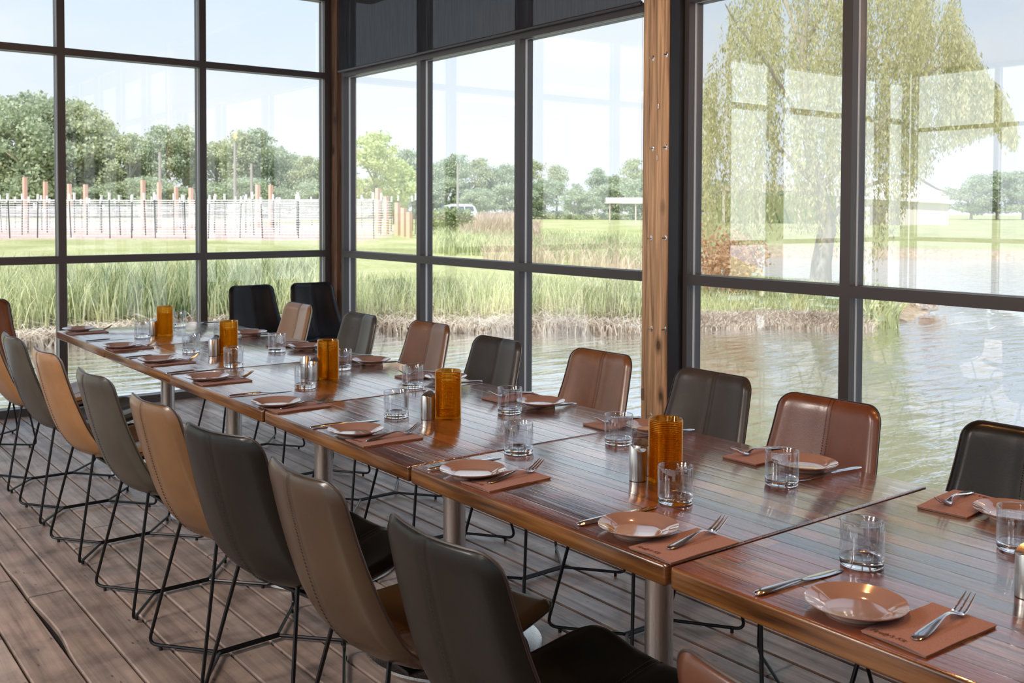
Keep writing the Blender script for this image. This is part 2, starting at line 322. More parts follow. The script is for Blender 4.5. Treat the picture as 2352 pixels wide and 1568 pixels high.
def leather(name, a, b, scratch=(0.6,0.55,0.45)):
    m = mat(name, rough=0.33); nt = m.node_tree; L = nt.links; mp = coords(m, (1,1,1), rand=True)
    n = N(nt, 'ShaderNodeTexNoise', i_Scale=5.0, i_Detail=6.0, i_Roughness=0.6); L.new(mp.outputs[0], n.inputs['Vector']); r = ramp(nt, n.outputs[0], [(0.3, a), (0.7, b)])
    n2 = N(nt, 'ShaderNodeTexNoise', i_Scale=22.0, i_Detail=3.0, i_Distortion=3.5); L.new(mp.outputs[0], n2.inputs['Vector']); s = ramp(nt, n2.outputs[0], [(0.495,(0,0,0)),(0.5,(0.35,)*3),(0.505,(0,0,0))])
    mx = N(nt, 'ShaderNodeMix', data_type='RGBA'); L.new(s.outputs[0], mx.inputs[0]); L.new(r.outputs[0], mx.inputs[6]); mx.inputs[7].default_value = (*[min(1, c*1.7+0.015) for c in b], 1)
    L.new(mx.outputs[2], P_(m).inputs['Base Color'])
    n3 = N(nt, 'ShaderNodeTexNoise', i_Scale=260.0, i_Detail=2.0); L.new(mp.outputs[0], n3.inputs['Vector'])
    b_ = N(nt, 'ShaderNodeBump', i_Strength=0.10, i_Distance=0.002); L.new(n3.outputs[0], b_.inputs['Height']); L.new(b_.outputs[0], P_(m).inputs['Normal'])
    mr = N(nt,'ShaderNodeMapRange'); L.new(n.outputs[0], mr.inputs[0]); mr.inputs[3].default_value=0.22; mr.inputs[4].default_value=0.40; L.new(mr.outputs[0], P_(m).inputs['Roughness'])
    P_(m).inputs['Coat Weight'].default_value = 0.3; P_(m).inputs['Coat Roughness'].default_value = 0.16
    return m
LE = {'cognac': leather('cognac_leather', (0.105,0.032,0.013), (0.16,0.052,0.02)),
      'brown': leather('mid_brown_leather', (0.15,0.062,0.024), (0.23,0.10,0.04)),
      'caramel': leather('caramel_leather', (0.13,0.060,0.019), (0.20,0.097,0.033)),
      'olive': leather('dark_olive_brown_leather', (0.042,0.022,0.009), (0.070,0.038,0.016)),
      'tan': leather('tan_leather', (0.27,0.128,0.046), (0.37,0.185,0.072)),
      'charcoal': leather('charcoal_leather', (0.007,0.0063,0.0055), (0.013,0.0118,0.010)),
      'grey': leather('olive_grey_leather', (0.052,0.046,0.036), (0.088,0.079,0.063)),
      'slate': leather('slate_grey_leather', (0.035,0.029,0.026), (0.058,0.049,0.044)),
      'black': leather('black_leather', (0.008,0.008,0.010), (0.016,0.016,0.020))}
for k_ in ('charcoal','slate','black','grey'): P_(LE[k_]).inputs['Coat Weight'].default_value = 0.10; P_(LE[k_]).inputs['Specular IOR Level'].default_value = 0.22
MT['thread'] = mat('stitching_thread', (0.05,0.035,0.025), 0.7)
MT['piping'] = mat('dark_leather_piping', (0.03,0.018,0.014), 0.4)

# ------------------------------------------------------------------ room
RX0, RX1, RY0, RY1, CZ = -4.6, 3.89, -4.2, 7.469, 3.30
fb = MB(); k0 = int(math.floor((RX0 - 0.675) / 0.1385)); x = 0.675 + k0 * 0.1385
rr = random.Random(3)
while x < 3.89:
    xa, xb = x + 0.0034, x + 0.1385 - 0.0034
    crack = abs(x - (0.675 + 0.1385)) < 0.01
    ny = 120 if crack else 2; rows = []
    for i in range(ny + 1):
        y = RY0 + (RY1 + 0.02 - RY0) * i / ny
        e = 0.0
        if crack and 3.35 < y < 4.35:
            e = 0.020 * math.exp(-((y - 3.62) / 0.16) ** 2) + 0.006 * math.exp(-((y - 4.0) / 0.25) ** 2) + 0.003 * math.sin(y * 47)
        rows.append([(xa + e, y, -0.02), (xa + e, y, -0.004), (xa + e + 0.004, y, 0), (xb - 0.004, y, 0), (xb, y, -0.004), (xb, y, -0.02)])
    fb.grid(rows, smooth=False, flip=True)
    x += 0.1385
fl = fb.build('floor', MT['floor'], sharp=0); tag(fl, kind='structure')
sub = MB().box(RX0, 4.02, RY0, 7.59, -0.30, -0.021).build('trim_1', MT['gap']); tag(sub, 'dark deck framing under the floor boards', kind='structure')
ce = MB().box(RX0 - 0.2, 4.6, RY0 - 0.2, 8.1, CZ, CZ + 0.2).build('ceiling', MT['wallwood']); tag(ce, kind='structure')
wb = MB().box(RX0, 4.02, RY0 - 0.2, RY0, -0.3, CZ).build('wall_back', MT['wallwood']); tag(wb, kind='structure')

FD = 0.107  # frame depth
def glazing(name, axis, plane, out, a0, a1, mull, z_levels, label, zb=0.0, zt=CZ, mw=0.052, sill=0.056, jambs=(0.05,0.05), pm='pane'):
    """curtain-wall glazing. axis 'x': wall lies along X at Y=plane; axis 'y': along Y at X=plane. out=+1/-1 direction outdoors.
    mull: list of mullion centres, z_levels: transom (bottom, top) pairs"""
    root = bpy.data.objects.new(name, None); C.objects.link(root); tag(root, label, kind='structure')
    def bx(mb, u0, u1, z0, z1, d0, d1):
        p0, p1 = sorted((plane + out * d0, plane + out * d1))
        if axis == 'x': mb.box(u0, u1, p0, p1, z0, z1)
        else: mb.box(p0, p1, u0, u1, z0, z1)
    def member(nm, u0, u1, z0, z1, vert):
        mb = MB(); e = 0.0
        bx(mb, u0, u1, z0, z1, 0, 0.006)
        if vert: bx(mb, u0 + 0.002, u1 - 0.002, z0, z1, 0.006, 0.047); bx(mb, u0 + 0.001, u1 - 0.001, z0, z1, 0.064, FD)
        else:
            zm = (z0 + z1) / 2
            bx(mb, u0, u1, z0 + 0.002, zm - 0.001, 0.006, 0.047); bx(mb, u0, u1, zm + 0.001, z1 - 0.002, 0.006, 0.047); bx(mb, u0, u1, z0 + 0.001, z1 - 0.001, 0.064, FD)
        o = mb.build(nm, MT['frame'], root)
        g = MB()
        if vert: bx(g, u0 + 0.003, u1 - 0.003, z0, z1, 0.047, 0.064)
        else: bx(g, u0, u1, z0 + 0.003, z1 - 0.003, 0.047, 0.064)
        g.build('glazing_gasket', MT['gasket'], o)
    member('jamb', a0, a0 + jambs[0], zb, zt, True); member('jamb', a1 - jambs[1], a1, zb, zt, True)
    for c in mull: member('mullion', c - mw / 2, c + mw / 2, zb, zt, True)
    edges = [a0 + jambs[0]] + [v for c in sorted(mull) for v in (c - mw / 2, c + mw / 2)] + [a1 - jambs[1]]
    levels = [(zb, zb + sill)] + list(z_levels) + [(zt - 0.06, zt)]
    for i in range(0, len(edges), 2):
        for (z0, z1) in levels: member('transom' if z0 > zb else 'sill', edges[i], edges[i+1], z0, z1, False)
        for j in range(len(levels) - 1):
            mb = MB(); bx(mb, edges[i] - 0.008, edges[i+1] + 0.008, levels[j][1] - 0.008, levels[j+1][0] + 0.008, 0.052, 0.058)
            mb.build('glass_pane', MT[pm], root)
    return root
ZL = [(1.043, 1.096), (2.498, 2.547)]
glazing('window_1', 'x', 7.469, 1, -0.46, 3.862, [0.78, 1.79, 2.796], ZL, 'black framed glass wall at the far left, looking onto reeds and the vineyard', jambs=(0.05,0.048), zt=3.19)
glazing('window_2', 'y', 3.89, 1, 3.834, 7.33, [5.005, 6.163], [(1.043,1.096),(2.498,2.55)], 'black framed glazing between the corner post and the wooden post, under the dark shade', jambs=(0.05,0.04))
glazing('window_3', 'y', 3.89, 1, -1.6, 3.594, [-0.4, 0.6, 1.6, 2.629], [(1.043,1.096),(2.498,2.55)], 'black framed glazing right of the wooden post, looking over the pond to the willow', jambs=(0.05,0.03), pm='pane2')
glazing('window_4', 'x', 7.469, 1, -4.6, -0.92, [-1.82, -4.03], [(1.043,1.096),(2.60,2.66)], 'further bays of the glass wall, out of the frame on the left', jambs=(0.02,0.05), mw=0.20, zt=3.19)
glazing('window_5', 'y', -4.6, -1, -4.2, 7.45, [-2.5, -1.0, 0.5, 2.0, 3.5, 5.0, 6.3], ZL, 'glass wall on the opposite side of the room, behind the camera', jambs=(0.05,0.05))
def struct(name, mb, m, label, parent=None): o = mb.build(name, m, parent); return tag(o, label, kind='structure')
post = struct('trim_2', MB().rbox(3.845, 4.035, 3.662, 3.852, 0.0, CZ, 0.006), MT['post'], 'reddish rough-sawn timber post with pairs of chrome hooks, between the two window bays')
struct('trim_3', MB().rbox(3.874, 4.06, 7.385, 7.57, 0.0, CZ, 0.006), MT['cpost'], 'rough timber post in the far room corner between the two glass walls')
struct('trim_4', MB().rbox(-0.92, -0.46, 7.44, 7.60, 0.0, CZ, 0.008), MT['wallwood'], 'timber pier in the far wall, left of the frame')
jb = MB().box(3.851, 4.0, 3.5945, 3.6615, 0, CZ); struct('trim_5', jb, MT['framein'], 'dark filler strip in the gap beside the timber post')
struct('wall_right', MB().box(3.89, 4.05, -4.2, -1.6, 0, CZ), MT['wallwood'], 'timber wall beyond the right end of the window')
struct('trim_6', MB().box(-4.6, 3.89, 7.469, 7.59, 3.19, CZ), MT['frame'], 'dark header above the far glass wall')
# chrome hooks on the post
def hook(y, z):
    mb = MB(); pts = []
    mb.lathe([(0.0001,0.0),(0.0075,0.0),(0.0085,0.001),(0.006,0.003),(0.0001,0.003)], 16)
    o = MB(); v = [(-b, a * 0.8, c * 1.9) for a, c, b in mb.v]
    # plate: an oval lying on the post face (normal -X)
    o.add([(3.845 - q[2] * 0.5, y + q[0] * 0.8, z + q[1] * 1.9) for q in mb.v], mb.f, True)
    o.tube([(3.845, y, z), (3.829, y + 0.001, z), (3.822, y + 0.004, z - 0.001)], [0.0035, 0.003, 0.0045], 10)
    h = o.build('hook', MT['chrome'], post); h['label'] = 'chrome hook'
for y, z in ((3.775,2.232),(3.677,2.24),(3.773,1.756),(3.676,1.758),(3.78,1.28),(3.673,1.284),(3.771,0.797),(3.672,0.803),(3.77,0.335),(3.672,0.335)): hook(y, z)
for y, z in ((3.728,1.975),(3.734,1.705)):
    MB().tube([(3.847,y,z+0.016),(3.838,y,z+0.012),(3.838,y,z-0.012),(3.847,y,z-0.016)], 0.0022, 8).build('hook', MT['chrome'], post)
# roller shade
sh = thing('roller_shade', 'dark mesh roller shade drawn down over the top panes left of the wooden post', 'window shade', (3.86, 5.58, 2.53))
rows = []
for i in range(2): rows.append([(0.004 * math.sin(j * 0.7), -1.70 + 3.44 * j / 40, 0.012 + (0.70 * i)) for j in range(41)])
MB().grid(rows).build('fabric', MT['shade'], sh)
MB().tube([(0.0, -1.70, 0.012), (0.0, 1.74, 0.012)], 0.010, 10).build('hem_bar', MT['frame'], sh)
MB().tube([(0.0, -1.71, 0.70), (0.0, 1.75, 0.70)], 0.028, 14).build('roller_tube', MT['frame'], sh)
cb = MB()
def chainpts(p, q, step=0.0062):
    p = Vector(p); q = Vector(q); n = int((q - p).length / step); return [p + (q - p) * i / n for i in range(n + 1)]
ch = chainpts((-0.018, -1.727, 0.68), (-0.018, -1.727, -2.085)) + chainpts((-0.018, -1.782, 0.68), (-0.018, -1.782, -0.75)) + chainpts((-0.018,-1.782,-0.75), (-0.018,-1.752,-2.07))[::1] + [Vector((-0.018, -1.728, -2.092)), Vector((-0.018, -1.734, -2.098)), Vector((-0.018, -1.741, -2.094))]
for p in ch:
    r = 0.0023; b = [(p.x+dx*r, p.y+dy*r, p.z+dz*r) for dx,dy,dz in ((1,0,0),(-1,0,0),(0,1,0),(0,-1,0),(0,0,1),(0,0,-1))]
    cb.add(b, [(0,2,4),(2,1,4),(1,3,4),(3,0,4),(2,0,5),(1,2,5),(3,1,5),(0,3,5)], True)
cb.build('bead_chain', MT['steel'], sh)
MB().tube([(-0.012,-1.745,-2.06),(-0.012,-1.745,-2.12)], 0.012, 12).tube([(-0.02,-1.745,-2.09),(-0.004,-1.745,-2.09)],0.009,12).build('chain_tensioner', mat('smoky_plastic',(0.25,0.17,0.14),0.3), sh)

# bare warm bulbs on cords, plus neutral fill panels added to brighten the room
def area_lamp(x, y, sx, sy, power, col, label):  # added panel outside the view, lifts the interior brightness
    t = thing('ceiling_light', label, 'ceiling light', (x, y, CZ - 0.05), 0, 'ceiling lights')
    MB().rbox(-sx/2-0.03, sx/2+0.03, -sy/2-0.03, sy/2+0.03, 0.0, 0.05, 0.008).build('housing', MT['frame'], t)
    em = mat('lamp_diffuser', (1,1,1), 0.5); P_(em).inputs['Emission Color'].default_value = (*col, 1); P_(em).inputs['Emission Strength'].default_value = 1.2
    MB().box(-sx/2, sx/2, -sy/2, sy/2, -0.006, 0.0).build('diffuser', em, t)
    l = bpy.data.lights.new('ceiling_lamp', 'AREA'); l.shape = 'RECTANGLE'; l.size = sx; l.size_y = sy; l.energy = power; l.color = col
    lo = bpy.data.objects.new('lamp', l); C.objects.link(lo); lo.location = (0, 0, -0.012); lo.parent = t
for i, (x, y, pw_) in enumerate([(-2.0,-0.4,3),(-3.6,-1.0,3),(-2.0,1.7,26),(-3.6,1.4,30),(-2.0,3.7,120),(-3.6,4.0,110)]):
    area_lamp(x, y, 1.2, 0.5, pw_, (1.0, 0.92, 0.84), '%s flat ceiling light panel from the camera, above the open floor left of the frame' % ORD[i])
def bulb(x, y, z, power, label):
    t = thing('pendant_bulb', label, 'pendant lamp', (x, y, z), 0, 'bare filament bulbs over the tables')
    MB().lathe([(0.0001,-0.075),(0.02,-0.07),(0.032,-0.045),(0.028,-0.02),(0.014,0.0)], 20).build('bulb', BULB, t)
    MB().lathe([(0.016,0.0),(0.018,0.05),(0.0001,0.055)], 16).build('socket', MT['rubber'], t)
    MB().tube([(0,0,0.05),(0,0,CZ - z)], 0.003, 6).build('cord', MT['rubber'], t)
    l = bpy.data.lights.new('bulb_light', 'POINT'); l.energy = power; l.color = (1.0, 0.48, 0.16); l.shadow_soft_size = 0.03
    lo = bpy.data.objects.new('lamp', l); C.objects.link(lo); lo.location = (0,0,-0.10); lo.parent = t
BULB = mat('glowing_filament_bulb', (1,0.6,0.3), 0.3); P_(BULB).inputs['Emission Color'].default_value = (1,0.45,0.12,1); P_(BULB).inputs['Emission Strength'].default_value = 30
for i, (x, y) in enumerate([(1.5,-0.6),(2.1,0.1),(1.4,0.9),(2.15,1.7)]): bulb(x, y, 2.70, 26, '%s bare filament bulb from the camera, hanging above the tables' % ORD[i])

# ------------------------------------------------------------------ tables
TX0, TX1, TW = 1.383, 2.303, 0.915
t0 = thing('dining_table', 'x', 'table', (1.843, 0, 0))
MB().rbox(-0.459, 0.459, -TW/2, TW/2, 0.708, 0.7495, 0.006).build('table_edge', MT['edge'], t0)
MB().rbox(-0.456, 0.4592, -TW/2-0.0003, TW/2+0.0003, 0.7410, 0.7502, 0.004).build('tabletop', MT['top'], t0)
MB().lathe([(0.0365,0.03),(0.0365,0.695)], 40).build('column', MT['steel'], t0)
MB().lathe([(0.0001,0.0),(0.288,0.0),(0.292,0.004),(0.290,0.012),(0.262,0.020),(0.10,0.028),(0.045,0.036),(0.0001,0.036)], 64).build('base_plate', MT['steel'], t0)
sp_ = MB().rbox(-0.3,0.3,-0.03,0.03,0.694,0.709,0.004); sp_.rbox(-0.03,0.03,-0.3,0.3,0.694,0.709,0.004).build('mounting_spider', MT['rubber'], t0)
freeze(t0)
TY = [5.934 - 0.925 * k - TW / 2 - 0.002 for k in range(8)]; TY[6] -= 0.006; TY[7] -= 0.006
tn = ['farthest wooden table of the long row, beside the glass wall','second wooden table from the far end of the row','third wooden table from the far end of the row','middle wooden table, fourth from the far end of the row','fifth wooden table from the far end of the row','sixth wooden table from the far end, just before the wide joint','nearest wooden table in view, on the camera side of the wide joint','wooden table below the right edge of the frame']
for i, y in enumerate(TY):
    (t0 if i == 0 else dup(t0, (0,0,0)))
tabs = [o for o in C.objects if o.name.startswith('dining_table')]
for i, o in enumerate(tabs): o.location = (1.843 + (0, .001, -.002, .001, 0, .001, -.001, 0)[i], TY[i], 0); tag(o, tn[i], 'table', 'square wooden tables set in one long row')

# ------------------------------------------------------------------ chairs
def catmull(pts, n):
    out = []; P = [pts[0]] + list(pts) + [pts[-1]]; m = len(pts) - 1
    for i in range(n + 1):
        t = i / n * m; k = min(int(t), m - 1); f = t - k; a, b, c, d = P[k], P[k+1], P[k+2], P[k+3]
        out.append(tuple(0.5*((2*b[j]) + (-a[j]+c[j])*f + (2*a[j]-5*b[j]+4*c[j]-d[j])*f*f + (-a[j]+3*b[j]-3*c[j]+d[j])*f**3) for j in range(len(b))))
    return out
# x, z, half width, concavity
PROF = [(-0.350,0.848,0.176,0.028),(-0.332,0.765,0.182,0.032),(-0.311,0.68,0.190,0.036),(-0.287,0.60,0.200,0.040),(-0.256,0.52,0.212,0.042),(-0.206,0.447,0.226,0.040),(-0.130,0.408,0.236,0.036),(-0.03,0.399,0.236,0.030),(0.08,0.410,0.228,0.028),(0.18,0.430,0.214,0.030),(0.262,0.444,0.196,0.034)]
NV, NU = 46, 20
def densify(i, n): f = i / n; return f - 0.8 * math.sin(2*PI*f) / (2*PI)
_fine = catmull(PROF, 800); prof = [_fine[int(round(densify(i, NV) * 800))] for i in range(NV + 1)]
arc = [0.0]
for i in range(1, NV + 1): arc.append(arc[-1] + math.hypot(prof[i][0]-prof[i-1][0], prof[i][1]-prof[i-1][1]))
def halfw(i):
    w = prof[i][2]; s = min(arc[i], arc[-1] - arc[i]); r = 0.05
    if s < r: w = w - r + math.sqrt(max(0.0, r*r - (r - s)**2))
    return w
def shell(th):
    """sheet of the chair shell offset by thickness th(u,v) along the normal that points to the sitter"""
    rows = []
    for i in range(NV + 1):
        x, z, w, c = prof[i]; a = prof[max(0, i-1)]; b = prof[min(NV, i+1)]
        tx, tz = b[0]-a[0], b[1]-a[1]; l = math.hypot(tx, tz); nx, nz = -tz/l, tx/l
        if nx < 0 and nz < 0: nx, nz = -nx, -nz
        if nz < 0: nx, nz = -nx, -nz
        hw = halfw(i); row = []
        for j in range(NU + 1):
            u = -1 + 2 * j / NU; y = u * hw; uu = abs(y) / w
            off = c * (0.22 * uu + 0.78 * uu ** 2.2) + th(u, i)
            row.append((x + nx * off, y, z + nz * off))
        rows.append(row)
    return rows
def edgef(u, i):
    s = min(arc[i], arc[-1] - arc[i]); e = min(1.0, s / 0.045); f = min(1.0, (1 - abs(u)) * prof[i][2] / 0.035)
    return math.sqrt(max(0, 1 - (1 - e)**2)) * math.sqrt(max(0, 1 - (1 - f)**2))
def pillow(sgn, t):
    A = shell(lambda u, i: 0.0)
    B = shell(lambda u, i: sgn * (t * edgef(u, i) - (0.0035 * math.exp(-(u * 22)**2) if edgef(u, i) > 0.3 else 0)))
    mb = MB(); mb.grid(A, flip=(sgn > 0)); mb.grid(B, flip=(sgn < 0))
    return mb
ch0 = thing('dining_chair', 'x', 'chair')
inner = pillow(1, 0.022); inner.build('seat_pad', LE['brown'], ch0, sharp=60)
outer = pillow(-1, 0.016); ou = outer.build('outer_shell', LE['brown'], ch0, sharp=60)
A = shell(lambda u, i: 0.001)
bd = [A[0][j] for j in range(NU+1)] + [A[i][NU] for i in range(1, NV+1)] + [A[NV][j] for j in range(NU-1, -1, -1)] + [A[i][0] for i in range(NV-1, 0, -1)]
MB().tube(bd, 0.0028, 6, closed=True).build('edge_piping', MT['piping'], ch0)
O = shell(lambda u, i: -(0.0163 * edgef(u, i))); I = shell(lambda u, i: 0.0223 * edgef(u, i))
def seam(S, lo, hi, gap, r):
    mb = MB(); mid = NU // 2
    for s in (-1, 1):
        pts = [Vector(S[i][mid]) + Vector((0, s * gap, 0)) for i in range(lo, hi)]
        fine = []
        for a, b in zip(pts[:-1], pts[1:]):
            for k in range(3): fine.append((a.lerp(b, k/3 + 0.03), a.lerp(b, k/3 + 0.22)))
        for a, b in fine: mb.tube([a, b], r, 4)
    return mb
sm_ = seam(O, 1, NV - 2, 0.0028, 0.0007); sm_.build('back_stitching', MT['thread'], ou)
seam(I, 1, NV - 1, 0.007, 0.0008).build('seat_stitching', MT['thread'], ch0)
def fillet(pts, r, n=5):
    out = [Vector(pts[0])]
    for i in range(1, len(pts) - 1):
        p = Vector(pts[i]); a = (Vector(pts[i-1]) - p); b = (Vector(pts[i+1]) - p); q = min(r, a.length*0.45, b.length*0.45)
        s = p + a.normalized() * q; e = p + b.normalized() * q
        for k in range(n + 1):
            t = k / n; out.append((s.lerp(p, t)).lerp(p.lerp(e, t), t))
    out.append(Vector(pts[-1])); return out
for sx in (-1, 1):
    for sy in (-1, 1):
        pts = ([(-0.12, sy*0.115, 0.376), (0.19, sy*0.140, 0.404)] if sx > 0 else [(-0.178, sy*0.134, 0.428)]) + [ (sx*0.262, sy*0.208, 0.016), (-0.115 if sx < 0 else 0.095, sy*0.0075, 0.016)]
        lg = MB().tube(fillet(pts, 0.035), 0.0058, 8).build('leg', MT['rod'], ch0)
        MB().lathe([(0.0001,-0.006),(0.006,-0.006),(0.006,0.006),(0.0001,0.006)], 10, (sx*0.235, sy*0.172, 0.0062)).build('foot_glide', MT['rubber'], lg)
mb = MB()
for s in (-1, 1): mb.tube([(-0.117, s*0.0062, 0.016), (0.097, s*0.0062, 0.016)], 0.0058, 8)
mb.build('crossbar', MT['rod'], ch0)
MB().rbox(-0.12, 0.06, -0.118, 0.118, 0.370, 0.380, 0.003).build('seat_plate', MT['rubber'], ch0)
freeze(ch0)
CHN = [('cognac',0.74,'cognac leather chair, only its top edge showing at the bottom right'),('charcoal',1.49,'charcoal leather chair, nearest full backrest at the bottom centre'),('olive',2.03,'dark brown leather chair with warm lit seat, second backrest from the camera on the left'),('charcoal',2.59,'charcoal leather chair pulled up on the left, third backrest from the camera'),('caramel',3.07,'brown leather chair on the left side, fourth backrest from the camera'),('grey',3.70,'scuffed grey leather chair on the left side, fifth backrest from the camera'),('tan',4.39,'light tan leather chair on the left side, between two grey ones'),('grey',5.01,'worn grey leather chair on the left side, second from the far end'),('tan',5.66,'tan leather chair cut off by the left edge of the frame')]
def lm(c): return {LE['brown'].name: LE[c]}
made = False
for i, (c, y, lab) in enumerate(CHN):
    rz = (0.0, 0.02, -0.01, 0.20, 0.05, 0.03, 0.03, 0.0, -0.02)[i]
    o = dup(ch0, (1.303, y, 0.0), rz, lab, 'leather chairs along the left side of the tables', lm(c)); o['category'] = 'chair'
CHF = [('charcoal',1.25,2.36,'dark leather chair opposite, cut off by the right edge of the frame'),('cognac',1.82,2.31,'cognac leather chair opposite, with its back against the pond view at right'),('slate',2.38,2.41,'dark grey leather chair opposite, just right of the wooden post'),('brown',2.99,2.45,'brown leather chair opposite, just left of the wooden post'),('slate',3.59,2.365,'dark grey leather chair opposite, in front of the second window mullion'),('brown',4.29,2.465,'brown leather chair opposite, between the two grey ones'),('grey',4.89,2.395,'olive grey leather chair opposite, left of the first window mullion'),('tan',5.66,2.39,'tan leather chair opposite, in front of the black pair')]
for i, (c, y, x, lab) in enumerate(CHF):
    rz = PI + (0.0, 0.02, -0.02, 0.03, 0.0, 0.03, 0.02, 0.0)[i]
    o = dup(ch0, (x, y, 0.0), rz, lab, 'leather chairs along the window side of the tables', lm(c)); o['category'] = 'chair'
E1 = dup(ch0, (3.08, 6.93, 0), -PI/2, 'black leather chair against the glass wall, left one of the pair', 'black leather chairs in the far corner', lm('black'))
E2 = dup(ch0, (3.565, 6.93, 0), -PI/2 - 0.06, 'black leather chair in the far room corner, right one of the pair', 'black leather chairs in the far corner', lm('black'))
dup(ch0, (1.185, 6.72, 0), -PI/2, 'reddish brown leather chair beyond the far table end, at the left edge of the frame', None, lm('cognac'))
for o in C.objects:
    if o.name.startswith('dining_chair') and not o.parent and o.name != 'dining_chair': o['category'] = 'chair'
for t in reversed([x for x in C.objects if x.parent and (x.parent == ch0 or x.parent.parent == ch0)]): bpy.data.objects.remove(t)
bpy.data.objects.remove(ch0)

# ------------------------------------------------------------------ table settings
T = 0.7506
pl = thing('side_plate', 'x', 'plate')
MB().lathe([(0.0001,0.006),(0.046,0.006),(0.050,0.0068),(0.056,0.0105),(0.066,0.0155),(0.0815,0.0205),(0.0835,0.0215),(0.0842,0.0205),(0.083,0.0188),(0.068,0.0125),(0.058,0.0070),(0.048,0.0035),(0.0001,0.0035)], 72).build('dish', MT['plate'], pl, sharp=60)
MB().lathe([(0.044,0.0042),(0.047,0.0),(0.0495,0.0),(0.051,0.0050)], 64).build('foot_ring', MT['foot'], pl); freeze(pl)
gl = thing('tumbler', 'x', 'glass')
MB().lathe([(0.0408,0.0168),(0.0412,0.045),(0.0415,0.0835),(0.0408,0.0848),(0.0396,0.0838),(0.0390,0.050),(0.0378,0.022),(0.0370,0.0172)], 56, closed=True).build('wall', MT['wallglass'], gl, sharp=50)
MB().tube([(0.0406*math.cos(a*PI/24), 0.0406*math.sin(a*PI/24), 0.0842) for a in range(48)], 0.0009, 6, closed=True).build('rim', MT['glass'], gl)
MB().lathe([(0.0001,0.0),(0.036,0.0),(0.0395,0.002),(0.0405,0.006),(0.0407,0.0165),(0.034,0.0160),(0.022,0.0138),(0.008,0.0150),(0.0001,0.0160)], 56).build('thick_base', MT['glass'], gl, sharp=50); freeze(gl)
vt = thing('candle_holder', 'x', 'candle holder')
pv = [(0.0001,0.0),(0.040,0.0)]
nr = 33
for k in range(nr * 4 + 1):
    z = 0.003 + 0.149 * k / (nr * 4); pv.append((0.0410 + 0.0021 * math.cos(2*PI*k/4), z))
pv += [(0.0418,0.1545),(0.0405,0.156),(0.0392,0.1545),(0.0388,0.012),(0.036,0.008),(0.0001,0.007)]
vb = MB().lathe(pv, 56); vb.build('ribbed_glass', MT['amber'], vt, sharp=80)
MB().tube([(0.0405*math.cos(a*PI/28), 0.0405*math.sin(a*PI/28), 0.1558) for a in range(56)], 0.0011, 6, closed=True).build('rim', MT['glass'], vt); freeze(vt)
sk = thing('shaker', 'x', 'shaker')
def scoop(x, y, z):
    if z > 0.05: return z - 0.014 + 30.0 * (x * 0.8 + 0.004) ** 2 * 1.0 + 0.1 * x
    return z
MB().lathe([(0.0001,0.0),(0.020,0.0),(0.0212,0.001),(0.0212,0.088),(0.0206,0.0892),(0.014,0.0892),(0.007,0.0892),(0.0001,0.0892)], 40, zf=scoop).build('body', MT['steel'], sk, sharp=50)
hb = MB()
for a in range(5): hb.lathe([(0.0001,0.0),(0.0011,0.0),(0.0001,0.0002)], 8, (0.006*math.cos(a*1.257), 0.006*math.sin(a*1.257), 0.0768))
hb.build('pour_holes', MT['rubber'], sk); freeze(sk)
kn = thing('table_knife', 'x', 'knife')
def strip(sec, n=10):
    """lofted bar: sec = list of (x, halfwidth y, z centre, halfthickness)"""
    v = []; f = []
    for x, w, z, t, in sec:
        for k in range(n):
            a = 2*PI*k/n; v.append((x, w*math.cos(a), z + t*math.sin(a)))
    for i in range(len(sec)-1):
        for k in range(n): f.append((i*n+k, i*n+(k+1)%n, (i+1)*n+(k+1)%n, (i+1)*n+k))
    f.append(tuple(reversed(range(n)))); f.append(tuple((len(sec)-1)*n+k for k in range(n)))
    return MB().add(v, f, True)
strip([(0,0.001,0.004,0.001),(0.004,0.007,0.004,0.0028),(0.02,0.0095,0.0048,0.0036),(0.05,0.0092,0.0052,0.0038),(0.09,0.0066,0.0055,0.0036),(0.115,0.0050,0.0055,0.0034),(0.120,0.0058,0.0054,0.0030)], 12).build('handle', MT['chrome'], kn)
strip([(0.119,0.005,0.0054,0.0022),(0.126,0.0085,0.0048,0.0013),(0.15,0.0100,0.0036,0.0010),(0.18,0.0105,0.0024,0.0009),(0.21,0.0098,0.0018,0.0008),(0.228,0.0070,0.0014,0.0006),(0.238,0.0015,0.0012,0.0004)], 8).build('blade', MT['chrome'], kn); freeze(kn)
fk = thing('fork', 'x', 'fork')
strip([(0,0.001,0.0020,0.0008),(0.004,0.0075,0.0024,0.0016),(0.02,0.0105,0.0032,0.0020),(0.045,0.0095,0.0055,0.0019),(0.075,0.0060,0.0095,0.0020),(0.10,0.0036,0.0128,0.0019),(0.118,0.0034,0.0125,0.0018),(0.130,0.0048,0.0092,0.0015),(0.136,0.0075,0.0068,0.0013)], 12).build('handle', MT['chrome'], fk)
hd = strip([(0.134,0.0068,0.0076,0.0013),(0.142,0.0105,0.0050,0.0010),(0.150,0.0118,0.0042,0.0009),(0.156,0.0120,0.0048,0.0009)], 10)
for yy in (-0.0092, 0.0, 0.0092):
    hd.tube([(0.152,yy,0.0045),(0.162,yy*0.99,0.0066),(0.175,yy*0.95,0.0125),(0.188,yy*0.9,0.0195),(0.199,yy*0.86,0.0262)], [0.0028,0.0022,0.0019,0.0016,0.0007], 8)
hd.build('tines', MT['chrome'], fk); freeze(fk)
npn = thing('napkin', 'x', 'napkin')
